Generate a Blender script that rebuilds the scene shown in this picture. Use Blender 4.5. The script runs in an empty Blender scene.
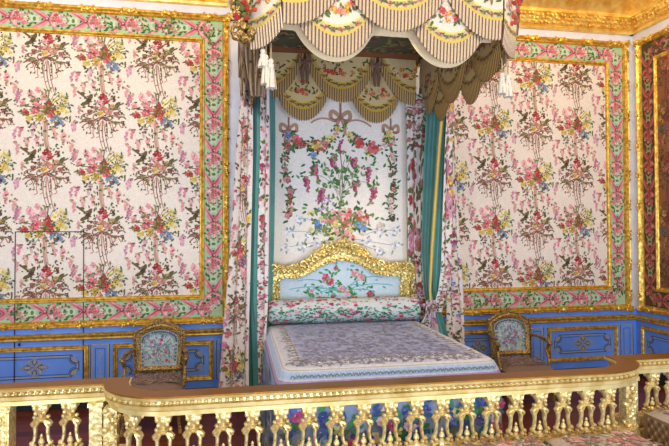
import bpy, math, random
from mathutils import Vector
PI=math.pi
sin,cos=math.sin,math.cos
scene=bpy.context.scene
col=scene.collection

# ------------------------------------------------------------ camera model
F,YAW,PITCH,ROLL=536.8,0.17916,0.019015,-0.003216
H=1.9
_f=Vector((sin(YAW)*cos(PITCH),cos(YAW)*cos(PITCH),sin(PITCH)))
_r=Vector((cos(YAW),-sin(YAW),0)); _u=_r.cross(_f)
_r,_u=_r*cos(ROLL)+_u*sin(ROLL), -_r*sin(ROLL)+_u*cos(ROLL)
def at(px,py,Y):
    d=_f*F+_r*(px-334.5)-_u*(py-223)
    d=d*(Y/d.y)
    return Vector((d.x,Y,d.z+H))

# ------------------------------------------------------------ helpers
def S(r,g,b):
    f=lambda c:((c/255)/12.92 if c/255<=0.04045 else ((c/255+0.055)/1.055)**2.4)
    return (f(r),f(g),f(b))
class MB:
    def __init__(s): s.v=[];s.f=[];s.c=[]
    def add(s,vs,fs,c=(1,1,1)):
        o=len(s.v); s.v+= [tuple(v) for v in vs]
        for f in fs: s.f.append(tuple(i+o for i in f)); s.c.append(c)
    def box(s,x0,x1,y0,y1,z0,z1,c=(1,1,1)):
        s.add([(x0,y0,z0),(x1,y0,z0),(x1,y1,z0),(x0,y1,z0),(x0,y0,z1),(x1,y0,z1),(x1,y1,z1),(x0,y1,z1)],
              [(0,3,2,1),(4,5,6,7),(0,1,5,4),(1,2,6,5),(2,3,7,6),(3,0,4,7)],c)
    def blob(s,p,r,c=(1,1,1),n=7,m=4,rot=0.0,axis='y'):
        vs=[];fs=[]
        for j in range(m+1):
            t=PI*j/m
            for i in range(n):
                a=2*PI*i/n
                q=[r[0]*sin(t)*cos(a), r[1]*sin(t)*sin(a), r[2]*cos(t)]
                if rot:
                    if axis=='y': q=[q[0]*cos(rot)-q[2]*sin(rot),q[1],q[0]*sin(rot)+q[2]*cos(rot)]
                    elif axis=='z': q=[q[0]*cos(rot)-q[1]*sin(rot),q[0]*sin(rot)+q[1]*cos(rot),q[2]]
                    else: q=[q[0],q[1]*cos(rot)-q[2]*sin(rot),q[1]*sin(rot)+q[2]*cos(rot)]
                vs.append((p[0]+q[0],p[1]+q[1],p[2]+q[2]))
        for j in range(m):
            for i in range(n):
                fs.append((j*n+i,(j+1)*n+i,(j+1)*n+(i+1)%n,j*n+(i+1)%n))
        s.add(vs,fs,c)
    def tube(s,pts,r,c=(1,1,1),n=6,flat=1.0):
        pts=[Vector(p) for p in pts]; rs=r if isinstance(r,(list,tuple)) else [r]*len(pts)
        vs=[];fs=[]
        for k,p in enumerate(pts):
            t=(pts[min(k+1,len(pts)-1)]-pts[max(k-1,0)]).normalized()
            ref=Vector((0,1,0)) if abs(t.y)<0.9 else Vector((1,0,0))
            a=t.cross(ref).normalized(); b=t.cross(a).normalized()
            for i in range(n):
                an=2*PI*i/n
                vs.append(p+a*rs[k]*cos(an)+b*rs[k]*flat*sin(an))
        for k in range(len(pts)-1):
            for i in range(n):
                fs.append((k*n+i,k*n+(i+1)%n,(k+1)*n+(i+1)%n,(k+1)*n+i))
        fs.append(tuple(range(n))[::-1]); fs.append(tuple((len(pts)-1)*n+i for i in range(n)))
        s.add(vs,fs,c)
    def lathe(s,p,prof,c=(1,1,1),n=12,sx=1,sy=1):
        vs=[];fs=[]
        for r,z in prof:
            for i in range(n):
                a=2*PI*i/n; vs.append((p[0]+r*sx*cos(a),p[1]+r*sy*sin(a),p[2]+z))
        for k in range(len(prof)-1):
            for i in range(n): fs.append((k*n+i,k*n+(i+1)%n,(k+1)*n+(i+1)%n,(k+1)*n+i))
        fs.append(tuple(range(n))[::-1]); fs.append(tuple((len(prof)-1)*n+i for i in range(n)))
        s.add(vs,fs,c)
    def grid(s,fn,nu,nv,cf=None):
        o=len(s.v)
        for j in range(nv+1):
            for i in range(nu+1): s.v.append(tuple(fn(i/nu,j/nv)))
        for j in range(nv):
            for i in range(nu):
                s.f.append((o+j*(nu+1)+i,o+j*(nu+1)+i+1,o+(j+1)*(nu+1)+i+1,o+(j+1)*(nu+1)+i))
                s.c.append(cf((i+.5)/nu,(j+.5)/nv) if cf else (1,1,1))
    def sweep(s,path,prof,closed=False,c=(1,1,1),up=Vector((0,0,1)),capends=True):
        # path points; prof (offset to the left-hand side normal, height along up)
        path=[Vector(p) for p in path]; N=len(path); vs=[];fs=[]; m=len(prof)
        for k in range(N):
            a=path[(k-1)%N] if (closed or k>0) else path[k]
            b=path[(k+1)%N] if (closed or k<N-1) else path[k]
            d1=(path[k]-a).normalized() if (path[k]-a).length>1e-9 else (b-path[k]).normalized()
            d2=(b-path[k]).normalized() if (b-path[k]).length>1e-9 else d1
            n1=up.cross(d1); n2=up.cross(d2); n=(n1+n2)
            n=n.normalized()/max(.3,cos(n1.angle(n2)/2)) if n.length>1e-6 else n1
            for o,h in prof: vs.append(path[k]+n*o+up*h)
        for k in range(N if closed else N-1):
            k2=(k+1)%N
            for i in range(m):
                i2=(i+1)%m
                fs.append((k*m+i,k*m+i2,k2*m+i2,k2*m+i))
        if not closed and capends:
            fs.append(tuple(range(m))); fs.append(tuple((N-1)*m+i for i in range(m))[::-1])
        s.add(vs,fs,c)
    def build(s,name,mat,parent=None,smooth=True,fix=True,loc=None):
        me=bpy.data.meshes.new(name); me.from_pydata(s.v,[],s.f); me.update()
        at_=me.color_attributes.new('Col','FLOAT_COLOR','CORNER')
        buf=[]
        for p,c in zip(me.polygons,s.c):
            buf+= [c[0],c[1],c[2],1.0]*p.loop_total
        at_.data.foreach_set('color',buf)
        if smooth: me.polygons.foreach_set('use_smooth',[True]*len(me.polygons))
        if fix:
            import bmesh
            bm=bmesh.new(); bm.from_mesh(me); bmesh.ops.recalc_face_normals(bm,faces=bm.faces); bm.to_mesh(me); bm.free()
        if smooth:
            try: me.set_sharp_from_angle(angle=math.radians(40))
            except Exception: pass
        me.materials.append(mat)
        o=bpy.data.objects.new(name,me); col.objects.link(o)
        if parent: o.parent=parent
        return o
def tag(o,label=None,cat=None,group=None,kind=None):
    if label: o['label']=label
    if cat: o['category']=cat
    if group: o['group']=group
    if kind: o['kind']=kind
    return o
def thing(name,label,cat,loc=(0,0,0),group=None):
    o=bpy.data.objects.new(name,None); col.objects.link(o); o.location=loc; o.empty_display_size=.1
    return tag(o,label,cat,group)
def shift(mb,loc):
    mb.v=[(a-loc[0],b-loc[1],c-loc[2]) for a,b,c in mb.v]; return mb
def part(mb,name,mat,root,**k):
    shift(mb,root.location); return mb.build(name,mat,root,**k)

# ------------------------------------------------------------ materials
def nodes(name):
    m=bpy.data.materials.new(name); m.use_nodes=True
    nt=m.node_tree; return m,nt,nt.nodes['Principled BSDF']
def mat_cloth(name,rough=.85,tint=(1,1,1),nscale=60,var=.12,bump=.15,sheen=0.15):
    m,nt,b=nodes(name)
    a=nt.nodes.new('ShaderNodeAttribute'); a.attribute_name='Col'
    tc=nt.nodes.new('ShaderNodeTexCoord'); n=nt.nodes.new('ShaderNodeTexNoise'); n.inputs['Scale'].default_value=nscale; n.inputs['Detail'].default_value=3
    nt.links.new(tc.outputs['Object'],n.inputs['Vector'])
    mr=nt.nodes.new('ShaderNodeMapRange'); mr.inputs['From Min'].default_value=.3; mr.inputs['From Max'].default_value=.7
    mr.inputs['To Min'].default_value=1-var; mr.inputs['To Max'].default_value=1+var*.5
    nt.links.new(n.outputs['Fac'],mr.inputs['Value'])
    mx=nt.nodes.new('ShaderNodeVectorMath'); mx.operation='SCALE'
    nt.links.new(a.outputs['Color'],mx.inputs[0]); nt.links.new(mr.outputs['Result'],mx.inputs['Scale'])
    nt.links.new(mx.outputs['Vector'],b.inputs['Base Color'])
    b.inputs['Roughness'].default_value=rough
    if sheen: b.inputs['Sheen Weight'].default_value=sheen
    bp=nt.nodes.new('ShaderNodeBump'); bp.inputs['Strength'].default_value=bump; bp.inputs['Distance'].default_value=.01
    nt.links.new(n.outputs['Fac'],bp.inputs['Height']); nt.links.new(bp.outputs['Normal'],b.inputs['Normal'])
    return m
def mat_gold(name,c1,c2,scale=45,metal=.75,rough=.32,bump=.6,dist=.012):
    m,nt,b=nodes(name)
    tc=nt.nodes.new('ShaderNodeTexCoord')
    n=nt.nodes.new('ShaderNodeTexNoise'); n.inputs['Scale'].default_value=scale; n.inputs['Detail'].default_value=4
    v=nt.nodes.new('ShaderNodeTexVoronoi'); v.inputs['Scale'].default_value=scale*.7
    nt.links.new(tc.outputs['Object'],n.inputs['Vector']); nt.links.new(tc.outputs['Object'],v.inputs['Vector'])
    cr=nt.nodes.new('ShaderNodeValToRGB'); cr.color_ramp.elements[0].position=.35; cr.color_ramp.elements[1].position=.62
    cr.color_ramp.elements[0].color=(*c1,1); cr.color_ramp.elements[1].color=(*c2,1)
    nt.links.new(n.outputs['Fac'],cr.inputs['Fac']); nt.links.new(cr.outputs['Color'],b.inputs['Base Color'])
    b.inputs['Metallic'].default_value=metal; b.inputs['Roughness'].default_value=rough
    ad=nt.nodes.new('ShaderNodeMath'); ad.operation='ADD'
    nt.links.new(n.outputs['Fac'],ad.inputs[0]); nt.links.new(v.outputs['Distance'],ad.inputs[1])
    bp=nt.nodes.new('ShaderNodeBump'); bp.inputs['Strength'].default_value=bump; bp.inputs['Distance'].default_value=dist
    nt.links.new(ad.outputs[0],bp.inputs['Height']); nt.links.new(bp.outputs['Normal'],b.inputs['Normal'])
    return m
def mat_plain(name,c,rough=.5,nscale=8,var=.06,bump=.05,metal=0):
    m,nt,b=nodes(name)
    tc=nt.nodes.new('ShaderNodeTexCoord'); n=nt.nodes.new('ShaderNodeTexNoise'); n.inputs['Scale'].default_value=nscale; n.inputs['Detail'].default_value=4
    nt.links.new(tc.outputs['Object'],n.inputs['Vector'])
    cr=nt.nodes.new('ShaderNodeValToRGB')
    cr.color_ramp.elements[0].position=.3; cr.color_ramp.elements[1].position=.7
    cr.color_ramp.elements[0].color=(*[x*(1-var) for x in c],1); cr.color_ramp.elements[1].color=(*[min(1,x*(1+var)) for x in c],1)
    nt.links.new(n.outputs['Fac'],cr.inputs['Fac']); nt.links.new(cr.outputs['Color'],b.inputs['Base Color'])
    b.inputs['Roughness'].default_value=rough; b.inputs['Metallic'].default_value=metal
    bp=nt.nodes.new('ShaderNodeBump'); bp.inputs['Strength'].default_value=bump; bp.inputs['Distance'].default_value=.01
    nt.links.new(n.outputs['Fac'],bp.inputs['Height']); nt.links.new(bp.outputs['Normal'],b.inputs['Normal'])
    return m
def mat_wood(name,c1,c2,board=.12):
    m,nt,b=nodes(name)
    tc=nt.nodes.new('ShaderNodeTexCoord')
    br=nt.nodes.new('ShaderNodeTexBrick'); br.inputs['Scale'].default_value=1
    br.inputs['Brick Width'].default_value=.9; br.inputs['Row Height'].default_value=board; br.inputs['Mortar Size'].default_value=.003
    br.inputs['Color1'].default_value=(*c1,1); br.inputs['Color2'].default_value=(*c2,1); br.inputs['Mortar'].default_value=(.01,.006,.004,1)
    nt.links.new(tc.outputs['Object'],br.inputs['Vector']); nt.links.new(br.outputs['Color'],b.inputs['Base Color'])
    b.inputs['Roughness'].default_value=.35
    return m
GOLD=mat_gold('gilt_frame',S(196,142,38),S(246,208,96),scale=24,metal=.6,rough=.34,bump=.3)
GOLDC=mat_gold('gilt_cornice',S(232,178,72),S(255,226,128),scale=9,metal=.55,rough=.36,bump=.12,dist=.01)
GOLDB=mat_gold('gilt_balustrade',S(206,166,84),S(250,230,160),scale=46,metal=.55,rough=.34,bump=.35,dist=.006)
GOLDR=mat_gold('gilt_rail',S(220,186,104),S(246,222,146),scale=12,metal=.5,rough=.3,bump=.05,dist=.004)
GOLDT=mat_plain('gilt_rail_top',S(146,98,26),rough=.38,nscale=20,metal=.8)
GOLDH=mat_gold('gilt_headboard',S(176,132,48),S(252,234,150),scale=45,metal=.5,bump=.5,dist=.01)
GOLDD=mat_gold('dark_gilt_wood',S(80,56,22),S(196,160,90),scale=70,metal=.4,bump=.6,dist=.006)
CLOTH=mat_cloth('embroidered_silk')
CLOTHF=mat_cloth('silk_fringe',nscale=120,var=.2)
TAFF=mat_cloth('taffeta',rough=.5,nscale=6,var=.15,bump=.1,sheen=.3)
BROC=mat_cloth('brocade',rough=.7,nscale=40,var=.14,bump=.2)
WHITE=mat_plain('white_panelling',(.78,.79,.84),rough=.5)
BLUE=mat_plain('blue_dado_paint',S(108,158,255),rough=.4,nscale=5,var=.1)
LINE=mat_cloth('silver_line_paint',rough=.4,nscale=40,var=.25,sheen=0)
DARK=mat_plain('dark_gap',(.02,.02,.03),rough=.8)
FLOOR=mat_wood('parquet',S(124,58,30),S(92,40,22))
CEIL=mat_plain('painted_ceiling',S(170,175,185),rough=.8,nscale=3,var=.2)

# ------------------------------------------------------------ embroidery
class Pat:
    """coloured appliqué polygons in cloth coordinates (metres), later laid on a surface"""
    def __init__(s): s.p=[]
    def poly(s,pts,c): s.p.append((pts,c))
    def ell(s,x,y,rx,ry,a,c,n=7):
        s.poly([(x+rx*cos(t)*cos(a)-ry*sin(t)*sin(a), y+rx*cos(t)*sin(a)+ry*sin(t)*cos(a)) for t in [2*PI*i/n for i in range(n)]],c)
    def leaf(s,x,y,l,w,a,c):
        ca,sa=cos(a),sin(a)
        s.poly([(x+u*ca-v*sa,y+u*sa+v*ca) for u,v in ((0,0),(l*.35,-w/2),(l*.75,-w*.3),(l,0),(l*.7,w*.35),(l*.3,w/2))],c)
    def line(s,pts,w,c):
        for k in range(len(pts)-1):
            (x0,y0),(x1,y1)=pts[k],pts[k+1]; d=math.hypot(x1-x0,y1-y0) or 1
            nx,ny=-(y1-y0)/d*w/2,(x1-x0)/d*w/2; ex,ey=(x1-x0)/d*w*.2,(y1-y0)/d*w*.2
            s.poly([(x0+nx-ex,y0+ny-ey),(x0-nx-ex,y0-ny-ey),(x1-nx+ex,y1-ny+ey),(x1+nx+ex,y1+ny+ey)],c)
    def curve(s,p0,p1,p2,w,c,n=5):
        pts=[((1-t)**2*p0[0]+2*t*(1-t)*p1[0]+t*t*p2[0],(1-t)**2*p0[1]+2*t*(1-t)*p1[1]+t*t*p2[1]) for t in [i/n for i in range(n+1)]]
        s.line(pts,w,c)
    def rose(s,x,y,r,c,cd,rnd,n=6):
        a0=rnd.random()*6
        for k in range(n):
            a=a0+2*PI*k/n+rnd.uniform(-.3,.3); f=.72+.5*rnd.random(); d=r*rnd.uniform(.45,.68)
            cc=tuple(min(1,q*f+(.06 if f>1.05 else 0)) for q in c)
            s.ell(x+d*cos(a),y+d*sin(a),r*rnd.uniform(.4,.56),r*rnd.uniform(.3,.46),a+rnd.uniform(-.5,.5),cc,6)
        mid=tuple((p_+q_)/2 for p_,q_ in zip(c,cd))
        s.ell(x,y,r*.42,r*.34,a0,mid,6); s.ell(x+r*.12*cos(a0),y+r*.12*sin(a0),r*.2,r*.15,a0,cd,5); s.ell(x-r*.2,y+r*.22,r*.2,r*.11,a0,tuple(q*.5+.42 for q in c),5)
    def wist(s,x,y,l,c,rnd,a=-PI/2):
        n=max(6,int(l/.010))
        for k in range(n):
            t=k/n; w=.5*l*(1-t*.85)
            f=.75+.5*rnd.random()
            s.ell(x+cos(a)*l*t+(rnd.random()-.5)*w,y+sin(a)*l*t,(.019-.008*t)*(.8+.5*rnd.random()),.013,rnd.random()*3,tuple(min(1,q*f) for q in c),5)
    def leaves(s,x,y,R,n,cs,rnd,l=.045,ar=1.0):
        for k in range(n):
            a=rnd.random()*2*PI; d=R*math.sqrt(rnd.random())
            s.leaf(x+d*cos(a),y+d*sin(a)*ar,l*(.7+.6*rnd.random()),l*.5,rnd.random()*6.28,rnd.choice(cs))
    def put(s,o,dx,dy,sc=1,mir=False,clip=None,fade=None):
        for pts,c in o.p:
            q=[(dx+(-x if mir else x)*sc,dy+y*sc) for x,y in pts]
            if clip:
                mx=sum(a for a,b in q)/len(q); my=sum(b for a,b in q)/len(q)
                if not clip(mx,my): continue
            s.p.append((q,c))
    def lay(s,mb,fn,h0=.0015,dh=.000012,every=350):
        """fn(x,y,h)->point"""
        for k,(pts,c) in enumerate(s.p):
            h=h0+dh*(k%every)
            mb.add([fn(x,y,h) for x,y in pts],[tuple(range(len(pts)))],c)
PK=[S(226,120,128),S(214,96,100),S(236,160,160),S(222,140,150)]
RED=[S(168,44,44),S(190,66,60),S(150,34,44)]
GR=[S(112,124,52),S(84,104,44),S(140,140,70),S(72,110,62)]
BR=[S(120,74,52),S(138,92,66),S(104,60,48)]
YE=[S(232,204,100),S(224,184,78),S(238,218,140)]
BL=[S(110,140,184),S(90,120,170),S(140,165,200)]
PU=[S(208,146,162),S(196,126,146),S(222,170,180),S(214,156,150)]

def motif_B(seed=3):
    r=random.Random(seed); p=Pat()
    G2=GR+[S(150,150,80),S(96,110,60),S(128,96,60)]
    for k in range(16):
        a=r.random()*6.28; p.curve((0,0),(.1*cos(a),.12*sin(a)),(.25*cos(a),.22*sin(a)),.005,r.choice(GR+BR),4)
    p.leaves(0,0,.26,78,G2,r,.042); p.leaves(0,-.24,.25,44,G2+BR,r,.036,1.0)
    for x,y,rr,c in [(-.12,.1,.05,PK[2]),(-.02,.14,.045,PK[2]),(-.16,.17,.04,PK[2]),(-.09,.02,.055,PK[1]),(.02,.05,.05,RED[1]),(.1,.1,.045,YE[2]),(.14,.16,.04,YE[2]),(.15,.02,.045,YE[0]),(-.21,-.03,.04,RED[1]),(-.17,-.09,.045,YE[0]),(-.06,-.08,.05,YE[1]),(.04,-.06,.045,PK[1]),(.0,-.01,.048,RED[0]),(.19,.1,.035,YE[2]),(-.24,.07,.035,PK[2]),(.1,-.02,.04,YE[0]),(-.08,.21,.035,PK[2]),(-.13,-.02,.04,PK[0]),(.06,.0,.04,RED[1]),(-.01,-.13,.04,PK[2]),(.2,-.02,.03,YE[2])]:
        x+=r.uniform(-.012,.012); p.rose(x,y,rr,c,tuple(q*.5 for q in c),r)
    p.leaves(0,.02,.2,22,G2,r,.03)
    for x,y in [(.09,-.07),(.13,-.1),(.06,-.11),(.15,-.14),(.1,-.15)]: p.rose(x,y,.028,r.choice([S(140,156,176),S(110,134,170)]),S(90,110,150),r)
    for dx in (-.02,-.005,.012): p.curve((dx,-.14),(dx-.02,-.28),(dx+.015,-.42),.012,r.choice([S(196,150,124),S(170,116,94),S(210,170,146)]),6)
    for x,y,l in [(-.14,-.17,.12),(-.1,-.3,.1),(.09,-.2,.13),(.17,-.24,.13),(.25,-.34,.12),(-.2,-.32,.1),(-.28,.2,.1),(.28,.28,.13),(-.27,-.2,.11),(.27,-.12,.11)]: p.wist(x,y,l,r.choice(PU+PK[2:]+[S(220,160,150)]),r); p.leaf(x,y,.035,.018,r.random()*3,r.choice(GR))
    for k in range(46): p.leaf(r.gauss(0,.15),r.gauss(-.05,.16),.022,.016,r.random()*6,r.choice([S(64,48,32),S(84,60,36),S(70,76,34)]))
    return p
def motif_A(seed=5):
    r=random.Random(seed); p=Pat()
    G2=GR+BR+[S(92,84,44),S(150,140,80)]
    p.leaves(0,.04,.25,90,G2,r,.038,.8); p.leaves(.0,-.1,.29,52,BR+GR,r,.034,.5)
    # torch and quiver crossing
    p.line([(-.26,.22),(-.14,.13)],.022,S(120,100,60)); 
    for x,y,a,b,t in ((-.15,.12,.055,.024,.9),(-.19,.09,.045,.02,.5),(-.12,.17,.035,.018,1.3),(-.21,.2,.03,.018,0),(.16,.1,.035,.016,.6),(.12,.15,.03,.016,2)): p.ell(x,y,a,b,t,r.choice([S(86,72,44),S(70,62,40),S(104,90,48)]))
    p.line([(.22,.11),(.06,.02)],.016,S(120,100,60))
    for x,y,rr,c in [(.0,.17,.045,RED[0]),(.035,.12,.035,RED[1]),(-.03,.11,.03,PK[2]),(.0,.05,.04,S(206,140,110)),(.06,.01,.045,S(214,150,130)),(-.02,-.02,.035,YE[1]),(-.13,.0,.032,S(150,90,70)),(.14,-.02,.03,S(160,90,80)),(.1,.07,.03,S(196,150,96)),(-.07,.04,.03,S(170,110,90))]: p.rose(x,y,rr,c,tuple(q*.5 for q in c),r)
    rb=[S(176,110,96),S(150,88,76),S(196,140,120),S(134,84,70)]
    for k in range(9):
        a=-PI/2+(k-4)*.3; L=.17+.06*r.random()
        p.curve((0,-.05),(.10*sin((k-4)*.6),-.07),(L*cos(a)*.8,-.06+L*sin(a)),.009,r.choice(rb),6)
        ex,ey=L*cos(a)*.8,-.06+L*sin(a)
        p.curve((ex,ey),(ex+.03,ey-.04),(ex-.02,ey-.05),.008,r.choice(rb),4)
    for s_ in (-1,1):
        for q in range(6):
            ax,ay=s_*r.uniform(.08,.17),r.uniform(-.16,.02); p.curve((ax,ay),(ax+s_*.05,ay+r.uniform(.0,.09)),(ax+s_*r.uniform(.06,.12),ay+r.uniform(-.05,.03)),.011,r.choice(rb+BR),4)
        p.curve((0,-.05),(s_*.09,.02),(s_*.1,-.07),.012,rb[0],5); p.curve((s_*.1,-.07),(s_*.05,-.12),(0,-.06),.012,rb[1],5)
    for dx in (-.02,.0,.02): p.curve((dx*.6,-.1),(dx*2.2-.02,-.25),(dx*1.4+.045,-.44),.0075,r.choice(rb),7)
    for x,y,l in [(.27,.2,.13),(-.29,-.12,.1),(.25,-.22,.1),(-.24,.05,.08)]: p.wist(x,y,l,r.choice(PU+[S(224,170,160)]),r)
    for k in range(50): p.leaf(r.gauss(0,.16),r.gauss(0,.12),.022,.016,r.random()*6,r.choice([S(64,48,32),S(84,60,36),S(70,76,34)]))
    return p
MA,MB_=motif_A(),motif_B()
MA2,MB2=motif_A(15),motif_B(13)

def border_unit(seed=1):
    """one .41 m repeat of the ribbon border, running along +x, height .2 centred on 0"""
    r=random.Random(seed); p=Pat()
    GG=[S(60,120,62),S(96,140,60),S(150,170,90),S(50,96,56),S(90,120,50)]
    P1,P2,P3=S(226,140,148),S(190,84,104),S(240,186,190)
    p.leaves(-.13,0,.085,26,GG,r,.045); p.leaves(.11,0,.09,30,GG,r,.045)
    for a in (.6,-.6,PI-.6,PI+.6): p.leaf(-.13,0,.1,.03,a,S(210,214,180))
    p.ell(-.13,0,.045,.04,0,S(206,220,190)); p.ell(-.13,.0,.018,.026,0,GG[1])
    for s_ in (1,-1):
        p.poly([(-.03,0),(-.1,s_*.05),(-.17,s_*.1),(-.12,s_*.102),(-.03,s_*.07),(.025,s_*.012)],P1)
        p.poly([(-.02,0),(-.07,s_*.04),(-.13,s_*.085),(-.06,s_*.05),(.0,s_*.012)],P2)
        p.poly([(-.05,s_*.07),(-.12,s_*.1),(-.09,s_*.075)],P3)
        p.poly([(.0,0),(.03,s_*.06),(.08,s_*.102),(.105,s_*.08),(.06,s_*.03),(.02,0)],P1)
        p.poly([(.03,s_*.03),(.06,s_*.075),(.09,s_*.085),(.055,s_*.035)],P3); p.poly([(.01,s_*.02),(.03,s_*.06),(.045,s_*.06),(.025,s_*.015)],P2)
    p.ell(0,0,.026,.022,0,S(160,60,84)); p.ell(-.005,.008,.012,.008,0,P3)
    for x,y,rr,c in [(.115,.0,.04,S(232,120,130)),(.14,.05,.028,P3),(.15,-.045,.03,P1),(.08,-.045,.024,P3),(.085,.05,.022,S(214,80,90)),(.18,0,.026,S(236,196,180)),(.06,.0,.02,S(220,90,100)),(-.2,.05,.018,P1),(-.2,-.05,.018,P1)]:
        p.rose(x,y,rr,c,tuple(q*.5 for q in c),r)
    return p
BU=border_unit()

def rect_frame_mold(mb,ux,fn,x0,x1,z0,z1,w,d,base=0.0):
    """picture-frame moulding between outer rect and outer-w, fn(u,z,h)->pt"""
    prof=[(0,0),(0,d*.5),(w*.14,d*.78),(w*.3,d*.62),(w*.5,d),(w*.72,d*.62),(w*.86,d*.7),(w,d*.3),(w,0)]
    rings=[]
    for o,h in prof:
        rings.append([fn(x0+o,z0+o,base+h),fn(x1-o,z0+o,base+h),fn(x1-o,z1-o,base+h),fn(x0+o,z1-o,base+h)])
    vs=[p for r in rings for p in r]; fs=[]
    for k in range(len(prof)-1):
        for i in range(4): fs.append((k*4+i,k*4+(i+1)%4,(k+1)*4+(i+1)%4,(k+1)*4+i))
    mb.add(vs,fs)
def knot(mb,fn,u,z,along,rnd,s=1.0):
    """a carved leaf-and-ribbon knot on a frame"""
    for k in range(7):
        t=(k-3)*.026*s; off=(rnd.random()-.5)*.035*s
        a=t if along=='u' else off; b=off if along=='u' else t
        p=fn(u+a,z+b,.045); mb.blob(p,(.02*s,.014,.02*s),n=6,m=4)
    p=fn(u,z,.055); mb.blob(p,(.03*s,.02,.03*s),n=7,m=4)
    for s_ in (-1,1):
        a,b=(s_*.06*s,.03*s) if along=='u' else (.03*s,s_*.06*s)
        mb.blob(fn(u+a,z+b,.04),(.018,.012,.018),n=6,m=3)
        mb.blob(fn(u+a,z-b if along=='u' else z+b,.04),(.016,.012,.016),n=6,m=3)

def tapestry(fn,x0,x1,z0,z1,root,cols,seed,ground=S(242,229,210),bground=S(176,208,160),first='B',zB=3.26,period=1.27):
    rnd=random.Random(seed)
    w1,w2,w3=.07,.205,.055
    # field
    f=MB(); i0=w1+w2+w3-.01
    fx0,fx1,fz0,fz1=x0+i0,x1-i0,z0+i0,z1-i0
    f.grid(lambda u,v: fn(fx0+(fx1-fx0)*u,fz0+(fz1-fz0)*v,.004),4,4,lambda u,v:ground)
    pt=Pat(); clip=lambda x,z: fx0+.01<x<fx1-.01 and fz0+.01<z<fz1-.01
    for i,(cx,zb) in enumerate(cols):
        k=-3
        while k<4:
            zc=zb+k*period
            a,b=(MA,MB_) if True else (MA2,MB2)
            pt.put(b,cx,zc,1,mir=False,clip=clip); pt.put(a,cx,zc+period/2,1,clip=clip)
            k+=1
    pt.lay(f,lambda x,z,h: fn(x,z,h+.004))
    part(f,'tapestry_field',CLOTH,root,smooth=False,fix=False)
    # border
    b=MB(); a0,a1=w1-.01,w1+w2+.01
    for (xa,xb,za,zb) in ((x0+a0,x1-a0,z0+a0,z0+a1),(x0+a0,x1-a0,z1-a1,z1-a0),(x0+a0,x0+a1,z0+a1,z1-a1),(x1-a1,x1-a0,z0+a1,z1-a1)):
        b.grid(lambda u,v: fn(xa+(xb-xa)*u,za+(zb-za)*v,.006),2,2,lambda u,v:bground)
    pt=Pat(); mid=(w1+w1+w2)/2
    nx=max(1,round((x1-x0-2*mid)/.42)); stx=(x1-x0-2*mid)/nx
    nz=max(1,round((z1-z0-2*mid)/.41)); stz=(z1-z0-2*mid)/nz
    for k in range(nx):
        cx=x0+mid+stx*(k+.5)
        for zc in (z0+mid,z1-mid): pt.put(BU,cx,zc)
    for k in range(nz):
        cz=z0+mid+stz*(k+.5)
        for xc,s_ in ((x0+mid,1),(x1-mid,1)):
            for pts,c in BU.p: pt.p.append(([(xc+y*s_,cz-x) for x,y in pts],c))
    pt.lay(b,lambda x,z,h: fn(x,z,h+.006))
    part(b,'tapestry_border',CLOTH,root,smooth=False,fix=False)
    # gilt frame
    g=MB(); rect_frame_mold(g,None,fn,x0,x1,z0,z1,w1+.005,.06)
    kx=max(1,round((x1-x0)/.42)); kz=max(1,round((z1-z0)/.41))
    for k in range(kx):
        u=x0+(x1-x0)*(k+.5)/kx
        knot(g,fn,u,z0+w1*.45,'u',rnd); knot(g,fn,u,z1-w1*.45,'u',rnd)
    for k in range(kz):
        z=z0+(z1-z0)*(k+.5)/kz
        knot(g,fn,x0+w1*.45,z,'v',rnd,.9); knot(g,fn,x1-w1*.45,z,'v',rnd,.9)
    for u in (x0+.03,x1-.03):
        for z in (z0+.03,z1-.03):
            for k in range(7): g.blob(fn(u+(rnd.random()-.5)*.07,z+(rnd.random()-.5)*.07,.045),(.03,.018,.024),n=6,m=4)
    part(g,'gilt_frame',GOLD,root)
    g=MB(); rect_frame_mold(g,None,fn,x0+w1+w2,x1-w1-w2,z0+w1+w2,z1-w1-w2,w3,.03)
    part(g,'inner_fillet',GOLD,root)

WY=6.3; WX=5.19
def backfn(x,z,h): return (x,WY-h,z)
def rightfn(y,z,h): return (WX-h,y,z)

t=thing('framed_tapestry','wide floral tapestry wall panel in gilt ribbon frame, left of the bed','tapestry',(-1.8,WY,.88),'gilt framed tapestry panels')
tapestry(backfn,-3.6,-.095,.88,4.42,t,[(-3.19,3.26),(-2.617,3.88),(-2.044,3.255),(-1.471,3.885),(-.893,3.265),(-.32,3.885)],1)
t=thing('framed_tapestry','floral tapestry wall panel in gilt frame between bed curtains and room corner','tapestry',(3.7,WY,.88),'gilt framed tapestry panels')
tapestry(backfn,2.33,5.10,.88,4.42,t,[(2.61,3.87),(3.185,3.27),(3.765,3.88),(4.34,3.29),(4.93,3.88)],2)
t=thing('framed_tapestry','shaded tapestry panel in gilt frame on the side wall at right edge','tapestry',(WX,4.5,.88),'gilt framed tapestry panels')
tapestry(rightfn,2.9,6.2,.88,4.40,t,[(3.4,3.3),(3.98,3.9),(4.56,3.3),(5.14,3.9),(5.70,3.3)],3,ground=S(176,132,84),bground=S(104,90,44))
for ch in t.children:  # side wall's shade is put into the cloth colours, grounds and pattern alike
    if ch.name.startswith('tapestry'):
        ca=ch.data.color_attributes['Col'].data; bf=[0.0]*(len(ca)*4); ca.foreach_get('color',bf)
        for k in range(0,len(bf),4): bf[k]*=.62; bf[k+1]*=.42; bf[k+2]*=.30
        ca.foreach_set('color',bf)

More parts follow.
